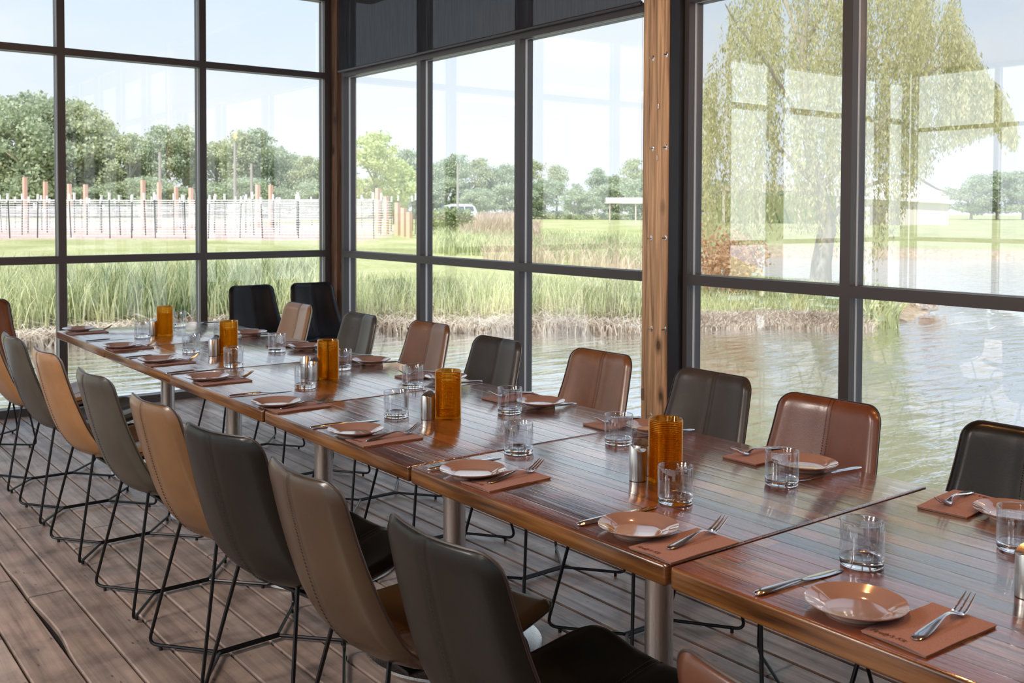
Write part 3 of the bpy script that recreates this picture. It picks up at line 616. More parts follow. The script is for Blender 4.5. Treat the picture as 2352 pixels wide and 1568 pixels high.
def sheet(z, w, l, amp, ph, th=0.0012):
    rows = []; rb = []
    for i in range(15):
        x = -l/2 + l*i/14; row = []
        for j in range(11):
            y = -w/2 + w*j/10; e = math.exp(-((x + l/2) / 0.05)**2)
            row.append((x, y, z + amp * e * (0.5 + 0.5*math.sin(y*55 + ph)) + 0.0006*math.sin(x*40+ph)))
        rows.append(row)
    mb = MB(); mb.grid(rows, flip=True); low = [[(p[0], p[1], max(0.0002, p[2]-th)) for p in r] for r in rows]; mb.grid(low)
    bd = [(0,j) for j in range(11)] + [(i,10) for i in range(1,15)] + [(14,j) for j in range(9,-1,-1)] + [(i,0) for i in range(13,0,-1)]
    st = [rows[i][j] for i,j in bd]; sb = [low[i][j] for i,j in bd]; n = len(bd)
    mb.add(st + sb, [(k,(k+1)%n,n+(k+1)%n,n+k) for k in range(n)])
    return mb
u_ = sheet(0.0012, 0.112, 0.196, 0.0008, 0.3); u_.build('lower_fold', MT['napedge'], npn)
sheet(0.0030, 0.111, 0.197, 0.0015, 1.2).build('middle_fold', MT['napkin'], npn)
sheet(0.0052, 0.114, 0.200, 0.0026, 2.0).build('upper_fold', MT['napkin'], npn)
def text_mesh(txt, size, name, shear=0.25):
    cu = bpy.data.curves.new(name, 'FONT'); cu.body = txt; cu.size = size; cu.shear = shear; cu.space_character = 0.92; cu.resolution_u = 3; cu.offset = 0.0002
    to = bpy.data.objects.new(name, cu); C.objects.link(to); bpy.context.view_layer.update()
    me = bpy.data.meshes.new_from_object(to.evaluated_get(bpy.context.evaluated_depsgraph_get())); bpy.data.objects.remove(to); return me
me = text_mesh("Firefly's Kit", 0.0155, 'printed_writing')
me.materials.append(MT['ink'])
for v in me.vertices:
    x, y = v.co.x, v.co.y; X = -0.088 + y; Y = 0.050 - x
    e = math.exp(-((X + 0.1) / 0.05)**2); v.co = (X, Y, 0.0052 + 0.0026*e*(0.5+0.5*math.sin(Y*55+2.0)) + 0.0006*math.sin(X*40+2.0) + 0.0003)
wr = bpy.data.objects.new('printed_writing', me); C.objects.link(wr); wr.parent = npn; wr['label'] = 'dark brown handwritten-style print'
freeze(npn)
SN = ['nearest','second','third','fourth','fifth','sixth','seventh','eighth','farthest']
PN = [(1.476,0.967),(1.477,1.483),(1.464,2.061),(1.453,2.651),(1.447,3.201),(1.450,3.848),(1.448,4.434),(1.450,4.989),(1.475,5.826)]
GN = [(1.686,1.094),(1.707,1.594),(1.707,2.185),(1.690,2.81),(1.690,3.474),(1.672,4.127),(1.683,4.667),(1.675,5.363)]
KN = [((1.397,1.116),-4),((1.406,1.596),-1),((1.399,2.171),0),((1.381,2.814),-5),((1.384,3.472),-7),((1.37,4.10),3),((1.372,4.651),0),((1.385,5.355),0)]
FN = [(1.437,0.839),(1.439,1.362),(1.438,1.962),(1.420,2.533),(1.423,3.120),(1.419,3.776),(1.412,4.355),(1.413,4.94),(1.433,5.748)]
NN = [(1.506,0.853),(1.492,1.368),(1.503,1.972),(1.490,2.544),(1.496,3.138),(1.490,3.785),(1.482,4.378),(1.488,4.960),(1.495,5.733)]
FA = [4, 7, 9, 6, 6, 4, 5, 3, 2]
def where(i, side): 
    return 'at the %s setting from the camera, %s side' % (SN[i], side) if i else 'at the nearest setting, %s side' % side
for i in range(9):
    W_ = where(i, 'left')
    dup(pl, (*PN[i], T), i * 0.7, 'dusty pink side plate ' + W_, 'dusty pink side plates')
    dup(npn, (*NN[i], T), 0.02 * ((i * 7) % 5 - 2), 'folded dusty rose napkin ' + W_, 'folded rose napkins')
    dup(fk, (FN[i][0], FN[i][1], T + 0.0062), math.radians(FA[i]), 'steel fork resting on the napkin ' + W_, 'steel forks')
    if i < 8:
        dup(gl, (*GN[i], T), i, 'clear empty tumbler ' + W_, 'clear tumblers')
        dup(kn, (KN[i][0][0], KN[i][0][1], T), math.radians(KN[i][1]), 'steel table knife ' + W_, 'steel table knives')
PF = [(2.211,1.059),(2.200,1.599),(2.205,2.154),(2.181,2.667),(2.206,3.291),(2.192,3.856),(2.165,4.456),(2.175,5.123)]
GF = [(2.014,0.955),(2.030,1.542),(2.011,2.102),(2.025,2.639),(2.020,3.239),(2.013,3.792),(2.021,4.457),(1.980,5.045)]
KF = [None,((2.322,1.513),175),((2.314,2.085),174),((2.300,2.616),176),((2.304,3.178),170),((2.312,3.815),171),((2.30,4.40),174),((2.300,5.075),186)]
NF = [(2.215,1.185),(2.217,1.752),(2.190,2.292),(2.195,2.845),(2.190,3.437),(2.195,4.02),(2.16,4.62),(2.18,5.28)]
FF = [(2.320,1.212,187),(2.322,1.765,177),(2.300,2.300,178),(2.30,2.855,178),(2.29,3.455,178),(2.30,4.03,178),(2.27,4.63,178),(2.29,5.29,180)]
for i in range(8):
    W_ = where(i, 'window')
    dup(pl, (*PF[i], T), i * 0.9, 'dusty pink side plate ' + W_, 'dusty pink side plates')
    dup(npn, (*NF[i], T), PI + (0.10 if i == 0 else 0.02 * ((i * 3) % 5 - 2)), 'folded dusty rose napkin ' + W_, 'folded rose napkins')
    dup(fk, (FF[i][0], FF[i][1], T + 0.0062), math.radians(FF[i][2]), 'steel fork resting on the napkin ' + W_, 'steel forks')
    dup(gl, (*GF[i], T), i, 'clear empty tumbler ' + W_, 'clear tumblers')
    if KF[i]: dup(kn, (KF[i][0][0], KF[i][0][1], T), math.radians(KF[i][1]), 'steel table knife ' + W_, 'steel table knives')
dup(gl, (2.007, 5.762, T), 0, 'clear empty tumbler at the far end, right of the farthest amber candle holder', 'clear tumblers')
dup(kn, (2.290, 5.800, T), math.radians(175), 'steel table knife lying at the far right corner of the farthest table', 'steel table knives')
VN = [(1.800,5.384),(1.800,4.500),(1.852,3.605),(1.812,2.690),(1.824,1.738)]
vl = ['farthest amber ribbed glass candle holder, at the far end of the tables','amber ribbed glass candle holder, second from the far end','amber ribbed glass candle holder, middle one of the row of five','amber ribbed glass candle holder, second from the camera','nearest amber ribbed glass candle holder, in front of the wooden post']
for p, l in zip(VN, vl): dup(vt, (*p, T), 0, l, 'amber candle holders')
SH = [(1.748,5.415,0.2,'steel shaker with scooped top beside the farthest candle holder'),(1.722,4.492,0.3,'steel shaker with scooped top left of the second candle holder from the far end'),(1.765,4.530,2.0,'steel shaker half hidden behind the second candle holder from the far end'),
      (1.797,3.690,-1.9,'steel shaker behind a tumbler, left one of the pair by the middle candle holder'),(1.795,3.615,0.5,'dark steel shaker touching the left of the middle candle holder'),(1.750,2.718,0.4,'steel shaker with scooped top left of the second candle holder from the camera'),(1.800,2.766,2.2,'steel shaker behind the second candle holder from the camera'),
      (1.772,1.783,2.6,'steel shaker left of the nearest candle holder'),(1.815,1.815,0.4,'steel shaker hidden behind the nearest candle holder'),(1.778,0.826,0.4,'steel shaker just cut off by the right edge of the frame')]
for x, y, rz, l in SH: dup(sk, (x, y, T), rz, l, 'steel salt and pepper shakers')
for proto in (pl, gl, vt, sk, kn, fk, npn):
    for t in reversed([x for x in C.objects if x.parent and (x.parent == proto or x.parent.parent == proto)]): bpy.data.objects.remove(t)
    bpy.data.objects.remove(proto)
# ------------------------------------------------------------------ outdoors
WZ = -0.60
POND = [(-40,14.5),(-12,15.5),(-4,15.8),(2.98,16.1),(4.9,16.4),(6.1,16.1),(7.4,15.2),(8.1,14.8),(9.3,14.1),(10.6,13.4),(11.9,12.0),(13.1,11.7),(14.5,11.0),(15.4,10.0),(17.2,10.2),(19.8,11.2),(21.5,12.6),(23.6,15.0),(24.6,17.2),(23.4,19.4),(21.6,20.6),(22.5,23),(27,26.5),(35.3,30.5),(41.5,26.7),(46,20),(62,5),(62,-60),(-40,-60)]
def sdist(px, py):
    """signed distance to the pond outline, positive on land"""
    x = np.asarray(px, float); y = np.asarray(py, float); d = np.full(x.shape, 1e9); ins = np.zeros(x.shape, bool); n = len(POND)
    for i in range(n):
        ax, ay = POND[i]; bx, by = POND[(i+1) % n]; ex, ey = bx-ax, by-ay
        t = np.clip(((x-ax)*ex + (y-ay)*ey) / (ex*ex+ey*ey), 0, 1); d = np.minimum(d, np.hypot(x-ax-t*ex, y-ay-t*ey))
        c = ((ay > y) != (by > y)) & (x < (bx-ax)*(y-ay)/((by-ay) if by != ay else 1e-9) + ax); ins ^= c
    return np.where(ins, -d, d)
def ground(x, y):
    s = sdist(x, y); x = np.asarray(x, float); y = np.asarray(y, float); r = np.hypot(x, y)
    z = np.where(s > 0, WZ + 0.10*np.clip(s/0.4, 0, 1) + 0.62*(1-np.exp(-np.clip(s, 0, None)/7.0)) + 0.0042*np.clip(r-30, 0, 140), WZ - 0.5*np.clip(-s/2, 0, 1))
    hx, hy = view(1330, 62); z = z + np.where(s > 0, 0.42*np.exp(-(((x-hx)**2+(y-hy)**2)/18.0**2)), 0)
    return z
def gz(x, y): return float(ground(np.array([x]), np.array([y]))[0])
# terrain as a polar fan that follows the ground all round
na, nr_ = 260, 170; an = np.linspace(math.radians(-40), math.radians(130), na); rad = np.concatenate([np.linspace(8, 60, 110), np.geomspace(61, 330, 60)])
AA, RR = np.meshgrid(an, rad); XX = RR*np.cos(AA); YY = RR*np.sin(AA); ZZ = ground(XX, YY) + 0.03*np.sin(XX*1.3)*np.cos(YY*1.1)
vv = np.stack([XX.ravel(), YY.ravel(), ZZ.ravel()], 1); ii = np.arange(na*nr_).reshape(nr_, na)
ff = np.stack([ii[:-1,:-1].ravel(), ii[1:,:-1].ravel(), ii[1:,1:].ravel(), ii[:-1,1:].ravel()], 1)
def terr():
    m = mat('lawn_soil_and_bank', rough=0.9); nt = m.node_tree; L = nt.links; mp = coords(m, (1,1,1))
    n1 = N(nt, 'ShaderNodeTexNoise', i_Scale=0.35, i_Detail=6.0); L.new(mp.outputs[0], n1.inputs['Vector']); g = ramp(nt, n1.outputs[0], [(0.3,(0.36,0.39,0.17)),(0.5,(0.46,0.47,0.23)),(0.7,(0.58,0.56,0.34))])
    n2 = N(nt, 'ShaderNodeTexNoise', i_Scale=7.0, i_Detail=4.0); L.new(mp.outputs[0], n2.inputs['Vector']); g2 = ramp(nt, n2.outputs[0], [(0.3,(0.75,)*3),(0.7,(1.15,)*3)])
    mm = N(nt, 'ShaderNodeMix', data_type='RGBA', blend_type='MULTIPLY'); mm.inputs[0].default_value = 1.0; L.new(g.outputs[0], mm.inputs[6]); L.new(g2.outputs[0], mm.inputs[7])
    at = N(nt, 'ShaderNodeAttribute', attribute_name='bank'); st = ramp(nt, n2.outputs[0], [(0.3,(0.40,0.31,0.22)),(0.7,(0.66,0.54,0.42))])
    m2 = N(nt, 'ShaderNodeMix', data_type='RGBA'); L.new(at.outputs['Fac'], m2.inputs[0]); L.new(mm.outputs[2], m2.inputs[6]); L.new(st.outputs[0], m2.inputs[7])
    a2 = N(nt, 'ShaderNodeAttribute', attribute_name='soil'); so_ = ramp(nt, n2.outputs[0], [(0.3,(0.52,0.38,0.34)),(0.7,(0.70,0.56,0.50))])
    m3 = N(nt, 'ShaderNodeMix', data_type='RGBA'); L.new(a2.outputs['Fac'], m3.inputs[0]); L.new(m2.outputs[2], m3.inputs[6]); L.new(so_.outputs[0], m3.inputs[7])
    L.new(m3.outputs[2], P_(m).inputs['Base Color']); P_(m).inputs['Specular IOR Level'].default_value = 0.1; return m
gr = raw('ground', vv, ff, terr(), smooth=True); tag(gr, 'sunlit lawn rising behind the pond', kind='structure')
SD = sdist(XX.ravel(), YY.ravel())
at = gr.data.attributes.new('bank', 'FLOAT', 'POINT'); at.data.foreach_set('value', np.clip(1.25 - SD/1.1, 0, 1).astype(np.float32))
# vineyard plot: beyond ~42 m, from the far left to photo column ~920
fx, fy = AX_F.x, AX_F.y; FLn = math.hypot(fx, fy); dep = (XX*fx + YY*fy).ravel()/FLn; lat = (XX*AX_R.x + YY*AX_R.y).ravel()/math.hypot(AX_R.x, AX_R.y); col = 1176 + lat/np.maximum(dep, 1)*FPX
soil = np.clip((dep-41)/1.5, 0, 1)*np.clip((80-dep)/6, 0, 1)*np.clip((930 - col - (50-np.minimum(dep,50))*8)/40, 0, 1)
at = gr.data.attributes.new('soil', 'FLOAT', 'POINT'); at.data.foreach_set('value', soil.astype(np.float32))
# water
def water():
    m = mat('rippled_pond_water', (0.58,0.57,0.47), 0.06); nt = m.node_tree; L = nt.links; b = P_(m)
    mp = coords(m, (0.9, 3.2, 1)); mp.inputs['Rotation'].default_value = (0,0,0.55)
    n = N(nt, 'ShaderNodeTexNoise', i_Scale=1.6, i_Detail=4.0, i_Distortion=0.4); L.new(mp.outputs[0], n.inputs['Vector'])
    bp = N(nt, 'ShaderNodeBump', i_Strength=0.60, i_Distance=0.05); L.new(n.outputs[0], bp.inputs['Height'])
    gl = N(nt, 'ShaderNodeBsdfGlossy', i_Roughness=0.05); gl.inputs[0].default_value = (0.95,0.96,1,1); L.new(bp.outputs[0], gl.inputs['Normal']); L.new(bp.outputs[0], b.inputs['Normal'])
    lw = N(nt, 'ShaderNodeLayerWeight', i_Blend=0.5); L.new(bp.outputs[0], lw.inputs['Normal']); mr = N(nt, 'ShaderNodeMapRange'); L.new(lw.outputs['Facing'], mr.inputs[0]); mr.inputs[1].default_value = 0.3; mr.inputs[2].default_value = 0.9; mr.inputs[3].default_value = 0.58; mr.inputs[4].default_value = 0.94
    mx = N(nt, 'ShaderNodeMixShader'); L.new(mr.outputs[0], mx.inputs[0]); L.new(b.outputs[0], mx.inputs[1]); L.new(gl.outputs[0], mx.inputs[2])
    L.new(mx.outputs[0], nt.nodes['Material Output'].inputs[0]); return m
wt = MB().add([(-45,-65,WZ),(70,-65,WZ),(70,40,WZ),(-45,40,WZ)], [(0,1,2,3)]).build('pond_water', water()); tag(wt, 'rippled pond water reaching under the building', kind='structure')
# ---- plants
def leafmat(name, a, b, trans=0.35):
    m = bpy.data.materials.new(name); m.use_nodes = True; nt = m.node_tree; nt.nodes.clear(); L = nt.links
    mp = coords(m, (1,1,1)); n = N(nt, 'ShaderNodeTexNoise', i_Scale=0.7, i_Detail=3.0); L.new(mp.outputs[0], n.inputs['Vector'])
    ge = N(nt, 'ShaderNodeNewGeometry'); ad = N(nt, 'ShaderNodeMath', operation='MULTIPLY_ADD'); L.new(ge.outputs['Random Per Island'], ad.inputs[0]); ad.inputs[1].default_value = 0.5; L.new(n.outputs[0], ad.inputs[2])
    r = ramp(nt, ad.outputs[0], [(0.35, a), (1.0, b)])
    d = N(nt, 'ShaderNodeBsdfDiffuse'); t = N(nt, 'ShaderNodeBsdfTranslucent'); L.new(r.outputs[0], d.inputs[0]); L.new(r.outputs[0], t.inputs[0])
    mx = N(nt, 'ShaderNodeMixShader'); mx.inputs[0].default_value = trans; L.new(d.outputs[0], mx.inputs[1]); L.new(t.outputs[0], mx.inputs[2])
    o = N(nt, 'ShaderNodeOutputMaterial'); L.new(mx.outputs[0], o.inputs[0]); return m
LF = [leafmat('treeline_leaves_a', (0.38,0.44,0.28), (0.74,0.76,0.54)), leafmat('treeline_leaves_b', (0.34,0.42,0.30), (0.68,0.74,0.56)), leafmat('bright_leaves', (0.50,0.60,0.26), (0.82,0.86,0.50))]  # tree line greens paled: distant haze is put into the leaf colour
WIL = leafmat('willow_leaves', (0.40,0.40,0.20), (0.80,0.76,0.47), 0.45)
REED = leafmat('green_reed_blades', (0.15,0.24,0.09), (0.92,0.92,0.60), 0.4)
STRAW = leafmat('dry_straw', (0.36,0.26,0.18), (1.0,0.92,0.82), 0.3)
PLUME = leafmat('tan_grass_plumes', (0.55,0.42,0.32), (0.85,0.72,0.60), 0.4)
RUST = leafmat('rust_red_leaves', (0.50,0.28,0.16), (0.80,0.55,0.36), 0.4)
BUSH = leafmat('bush_leaves', (0.22,0.30,0.14), (0.48,0.54,0.28))
BARK = mat('grey_bark', (0.50,0.45,0.40), 0.9)
def leaves(cent, rad, count, size, rng):
    """random small quads scattered in blobs: cent (n,3), rad (n,3)"""
    w = (rad.prod(1))**(2/3); k = rng.choice(len(cent), count, p=w/w.sum())
    d = rng.normal(size=(count,3)); d /= np.linalg.norm(d, axis=1)[:,None]; q = rng.uniform(0.1, 1.45, count)**0.6
    p = cent[k] + d*rad[k]*q[:,None]
    a = rng.normal(size=(count,3)); a /= np.linalg.norm(a, axis=1)[:,None]; b = np.cross(a, rng.normal(size=(count,3))); b /= np.linalg.norm(b, axis=1)[:,None]
    s = (size*rng.uniform(0.6, 1.3, count))[:,None]
    v = np.stack([p-a*s*0.5, p+b*s*0.35, p+a*s*0.5, p-b*s*0.35], 1).reshape(-1,3); return v, np.arange(4*count).reshape(-1,4)
def tree_mesh(seed, h, wd, count, size, m, form='round', trunk=0.14):
    rng = np.random.default_rng(seed); nb = 64; cs = []; rs = []
    for i in range(nb):
        t = rng.uniform(0.18 if form != 'tall' else 0.45, 1.0)
        env = math.sin(PI*min(1, max(0.05, (t-0.08)/0.95)))**0.6 if form != 'tall' else 0.75*math.sin(PI*min(1, max(0.05,(t-0.4)/0.62)))**0.7
        rr_ = wd*env*rng.uniform(0.1, 1.0)**0.7; a = rng.uniform(0, 2*PI); cs.append((rr_*math.cos(a), rr_*math.sin(a), h*t*0.95)); q = h*rng.uniform(0.035, 0.105); rs.append((q*1.15, q*1.15, q*0.8))
    v, f = leaves(np.array(cs), np.array(rs), count, size, rng)
    tr = MB().tube([(0,0,-0.3),(0.05*h*0.1,0,h*0.4),(0,0.02*h,h*0.85)], [trunk*h*0.16, trunk*h*0.11, trunk*h*0.03], 7)
    for i in range(0, nb, 4): c = cs[i]; tr.tube([(0,0,c[2]*0.6), (c[0]*0.6, c[1]*0.6, c[2]*0.85), c], [trunk*h*0.06, trunk*h*0.04, trunk*h*0.015], 5)
    return v, f, tr
def make_tree(name, label, cat, group, seed, h, wd, count, size, m, form='round'):
    root = thing(name, label, cat, (0,0,0), 0, group); v, f, tr = tree_mesh(seed, h, wd, count, size, m, form)
    raw('foliage', v, f, m, root); tr.build('trunk', BARK, root); freeze(root); return root
GT = 'trees of the distant tree line'
PRO = [make_tree('deciduous_tree', 'x', 'tree', GT, 11, 10, 3.3, 6600, 0.30, LF[0]), make_tree('deciduous_tree', 'x', 'tree', GT, 12, 10, 3.7, 7000, 0.31, LF[1]), make_tree('deciduous_tree', 'x', 'tree', GT, 13, 10, 2.3, 4300, 0.28, LF[0], 'tall'), make_tree('deciduous_tree', 'x', 'tree', GT, 14, 10, 4.2, 7600, 0.32, LF[1]), make_tree('deciduous_tree', 'x', 'tree', GT, 15, 10, 2.5, 4900, 0.28, LF[1], 'tall')]
TL = [(-60,235,92,3,''),(10,228,92,0,''),(70,213,90,1,''),(130,228,93,3,''),(190,236,92,0,''),(228,268,97,2,''),(262,308,95,1,''),(298,310,92,0,''),(330,318,96,2,''),(372,293,92,4,''),(424,288,94,2,''),(452,322,97,1,''),(500,330,96,0,''),(548,300,92,2,''),(592,300,93,4,''),(625,336,97,3,''),(665,352,95,1,''),(705,360,92,0,''),(752,352,92,3,''),
      (935,345,96,4,''),(1000,372,96,1,''),(1048,354,94,3,''),(1105,364,95,0,''),(1160,375,96,1,''),(1215,366,95,0,''),(1278,376,94,2,''),(1318,420,98,3,''),(1372,386,95,4,''),(1412,400,96,1,''),(1455,364,93,0,''),(1520,392,96,3,'')]
for i, (px, ty, dp, k, _) in enumerate(TL):
    dp *= 1.3; x, y = view(px, dp); z = gz(x, y); top = HC + (485-ty)*dp/FPX; s = (top - z)/9.9
    o = dup(PRO[k], (x, y, z), i*1.7, 'leafy green tree, %s from the left in the distant tree line' % (ORD[i] if i < 20 else ['twenty-first','twenty-second','twenty-third','twenty-fourth','twenty-fifth','twenty-sixth','twenty-seventh','twenty-eighth','twenty-ninth','thirtieth','thirty-first'][i-20]), GT)
    o.scale = (s*1.05, s*1.05, s); o['category'] = 'tree'
# low undergrowth along the tree line
for i, px in enumerate(range(-40, 1540, 76)):
    x, y = view(px, 115 + (i*37) % 5); o = dup(PRO[(i*2+1) % 2], (x, y, gz(x, y)-0.7), i*2.3, 'low dark shrub at the foot of the tree line, %s from the left' % (ORD[i] if i < 20 else 'twenty-first'), 'undergrowth below the tree line'); s = 0.44 + 0.06*((i*7) % 3); o.scale = (s*1.6, s*1.6, s); o.name = 'shrub'; o['category'] = 'shrub'
bt = make_tree('deciduous_tree', 'bright green leafy tree behind the right end of the vineyard', 'tree', None, 21, 10, 4.0, 6500, 0.36, LF[2]); x, y = view(862, 66); z = gz(x, y); bt.location = (x, y, z); s = (HC + (485-308)*66/FPX - z)/9.9; bt.scale = (s*1.15, s*1.15, s)
x, y = view(905, 72); o = dup(bt, (x, y, gz(x,y)), 2.0, 'smaller bright green tree just right of the tall one behind the vineyard'); o.scale = (s*0.8,)*3; o['category'] = 'tree'
# far right: low distant trees across the pond
for i, (px, ty) in enumerate([(1600,418),(1660,410),(1720,418),(1790,424),(1850,415),(2230,398),(2290,388),(2350,385),(2420,392),(2480,400)]):
    x, y = view(px, 125); z = gz(x, y); s = (HC + (485-ty)*125/FPX - z)/9.9
    o = dup(PRO[(i*3) % 4 if (i*3) % 4 != 2 else 1], (x, y, z), i*1.1, 'low hazy green tree across the pond at the right, %s from the left' % ORD[i], 'low trees across the pond'); o.scale = (s*1.5, s*1.5, s); o['category'] = 'tree'
for p_ in PRO:
    for t in [x for x in C.objects if x.parent == p_]: bpy.data.objects.remove(t)
    bpy.data.objects.remove(p_)
def blades(n, xyfun, h, w, lean, rng, droop=0.3, seg=3):
    """n curved grass blades standing on the ground"""
    P = xyfun(n); x = P[:,0]; y = P[:,1]; z = ground(x, y); z = np.maximum(z, WZ) - 0.02
    H = h*rng.uniform(0.55, 1.1, n); a = rng.uniform(0, 2*PI, n); ln = lean*rng.uniform(0.1, 1.0, n)*H; dx = np.cos(a)*ln; dy = np.sin(a)*ln
    b = rng.uniform(0, 2*PI, n); wx = np.cos(b)*w*0.5; wy = np.sin(b)*w*0.5; rows = []
    for k in range(seg+1):
        t = k/seg; c = t*t; taper = (1-t)**0.6 if k < seg else 0.08
        cx = x + dx*c; cy = y + dy*c; cz = z + H*(t - droop*t**3)
        rows.append(np.stack([cx-wx*taper, cy-wy*taper, cz], 1)); rows.append(np.stack([cx+wx*taper, cy+wy*taper, cz], 1))
    V = np.stack(rows, 1); m_ = 2*(seg+1); base = (np.arange(n)*m_)[:,None]; F = []
    for k in range(seg): F.append(base + np.array([2*k, 2*k+1, 2*k+3, 2*k+2]))
    return V.reshape(-1,3), np.concatenate(F)
def shore_pts(px0, px1, lo, hi, rng):
    """points on land at distance lo..hi from the near shoreline, between two photo columns"""
    def fun(n):
        out = []
        while sum(len(o) for o in out) < n:
            dp = rng.uniform(9.5, 23, n*6); px = rng.uniform(px0, px1, n*6); f = Vector((fx, fy)).normalized(); r = Vector((AX_R.x, AX_R.y)).normalized()
            X = f.x*dp + r.x*dp*(px-1176)/FPX; Y = f.y*dp + r.y*dp*(px-1176)/FPX; s = sdist(X, Y); ok = (s > lo) & (s < hi); out.append(np.stack([X[ok], Y[ok]], 1))
        return np.concatenate(out)[:n]
    return fun
rg = np.random.default_rng(5)
def bed(name, label, cat, px0, px1, lo, hi, n, h, w, lean, m, droop=0.25):
    v, f = blades(n, shore_pts(px0, px1, lo, hi, rg), h, w, lean, rg, droop); o = raw(name, v, f, m); return tag(o, label, cat, kind='stuff')
bed('reed_bed', 'tall green reeds on the far bank behind the left glass wall', 'reeds', -120, 800, -0.1, 2.4, 9000, 1.32, 0.024, 0.30, REED)
bed('reed_bed', 'green reeds on the bank left of the wooden post', 'reeds', 800, 1500, -0.1, 1.6, 4600, 0.98, 0.020, 0.32, REED)
bed('dry_reeds', 'tangled pale straw at the waterline behind the left glass wall', 'dry reeds', -120, 800, -0.35, 0.9, 6500, 0.62, 0.026, 1.7, STRAW, 0.6)
bed('dry_reeds', 'tangled pale straw at the waterline left of the wooden post', 'dry reeds', 800, 1500, -0.35, 0.8, 5600, 0.6, 0.023, 1.8, STRAW, 0.6)
bed('dry_reeds', 'scattered dry tan stalks standing among the green reeds', 'dry reeds', -120, 1500, 0.0, 2.2, 1800, 1.15, 0.016, 0.5, STRAW, 0.4)
bed('bank_grass', 'short green grass on the spit of land right of the wooden post', 'grass', 1560, 2060, 0.6, 3.5, 7000, 0.34, 0.022, 0.5, REED)
bed('straw_edge', 'pale dead grass along the edge of the spit right of the wooden post', 'dry grass', 1560, 2010, -0.1, 0.8, 5000, 0.24, 0.022, 1.3, STRAW, 0.5)
def patch(name, label, cat, px0, px1, d0, d1, n, h, w, lean, m):
    def fun(k): 
        dp = rg.uniform(d0, d1, k); px = rg.uniform(px0, px1, k); f = Vector((fx, fy)).normalized(); r = Vector((AX_R.x, AX_R.y)).normalized()
        return np.stack([f.x*dp + r.x*dp*(px-1176)/FPX, f.y*dp + r.y*dp*(px-1176)/FPX], 1)
    v, f = blades(n, fun, h, w, lean, rg); o = raw(name, v, f, m); return tag(o, label, cat, kind='stuff')
patch('tall_grass', 'belt of tall green grass beyond the lawn, centre right', 'grass', 1000, 1500, 34, 46, 9000, 0.80, 0.035, 0.35, REED)
patch('grass_plumes', 'tan feathery grass heads in front of the parked van', 'grass', 1098, 1192, 44, 50, 2200, 1.60, 0.05, 0.30, PLUME)
patch('grass_plumes', 'lower fringe of tan grass heads around the taller ones', 'grass', 1060, 1240, 42, 52, 2200, 1.05, 0.05, 0.35, PLUME)
patch('grass_plumes', 'pale dry grass scattered on the slope right of the centre', 'grass', 1110, 1500, 31, 41, 1500, 0.85, 0.045, 0.7, PLUME)
patch('iris_clump', 'clump of broad green iris leaves at the tip of the spit', 'plants', 1985, 2065, 17.6, 18.6, 260, 0.85, 0.06, 0.9, REED)
def bushy(name, label, px, dp, h, w, count, size, m, cat='bush', seed=1):
    rng = np.random.default_rng(seed); x, y = view(px, dp); root = thing(name, label, cat, (x, y, max(WZ, gz(x,y))))
    cs = rng.uniform(-1, 1, (14,3))*np.array([w*0.6, w*0.6, h*0.30]) + np.array([0,0,h*0.5]); rs = np.tile(np.array([[w*0.38, w*0.38, h*0.24]]), (14,1)); v, f = leaves(cs, rs, count, size, rng)
    raw('foliage', v, f, m, root); tr = MB()
    for i in range(6): tr.tube([(0.05*(i-3),0,-0.1), tuple(cs[i])], [0.03*h, 0.008*h], 5)
    tr.build('stems', BARK, root); return root
bushy('bush', 'dark green bush below the parked van', 1035, 47, 1.5, 1.0, 1500, 0.16, BUSH, seed=3)
bushy('bush', 'small green bush left of the dark one below the van', 1005, 49, 1.1, 0.7, 900, 0.16, BUSH, seed=4)
bushy('reddish_shrub', 'rust coloured shrub on the spit just right of the wooden post', 1640, 20.5, 1.5, 1.1, 2600, 0.09, RUST, seed=5)
bushy('reddish_shrub', 'small rust coloured shrub at the tip of the spit', 2120, 20.5, 0.35, 0.5, 500, 0.06, RUST, seed=6)
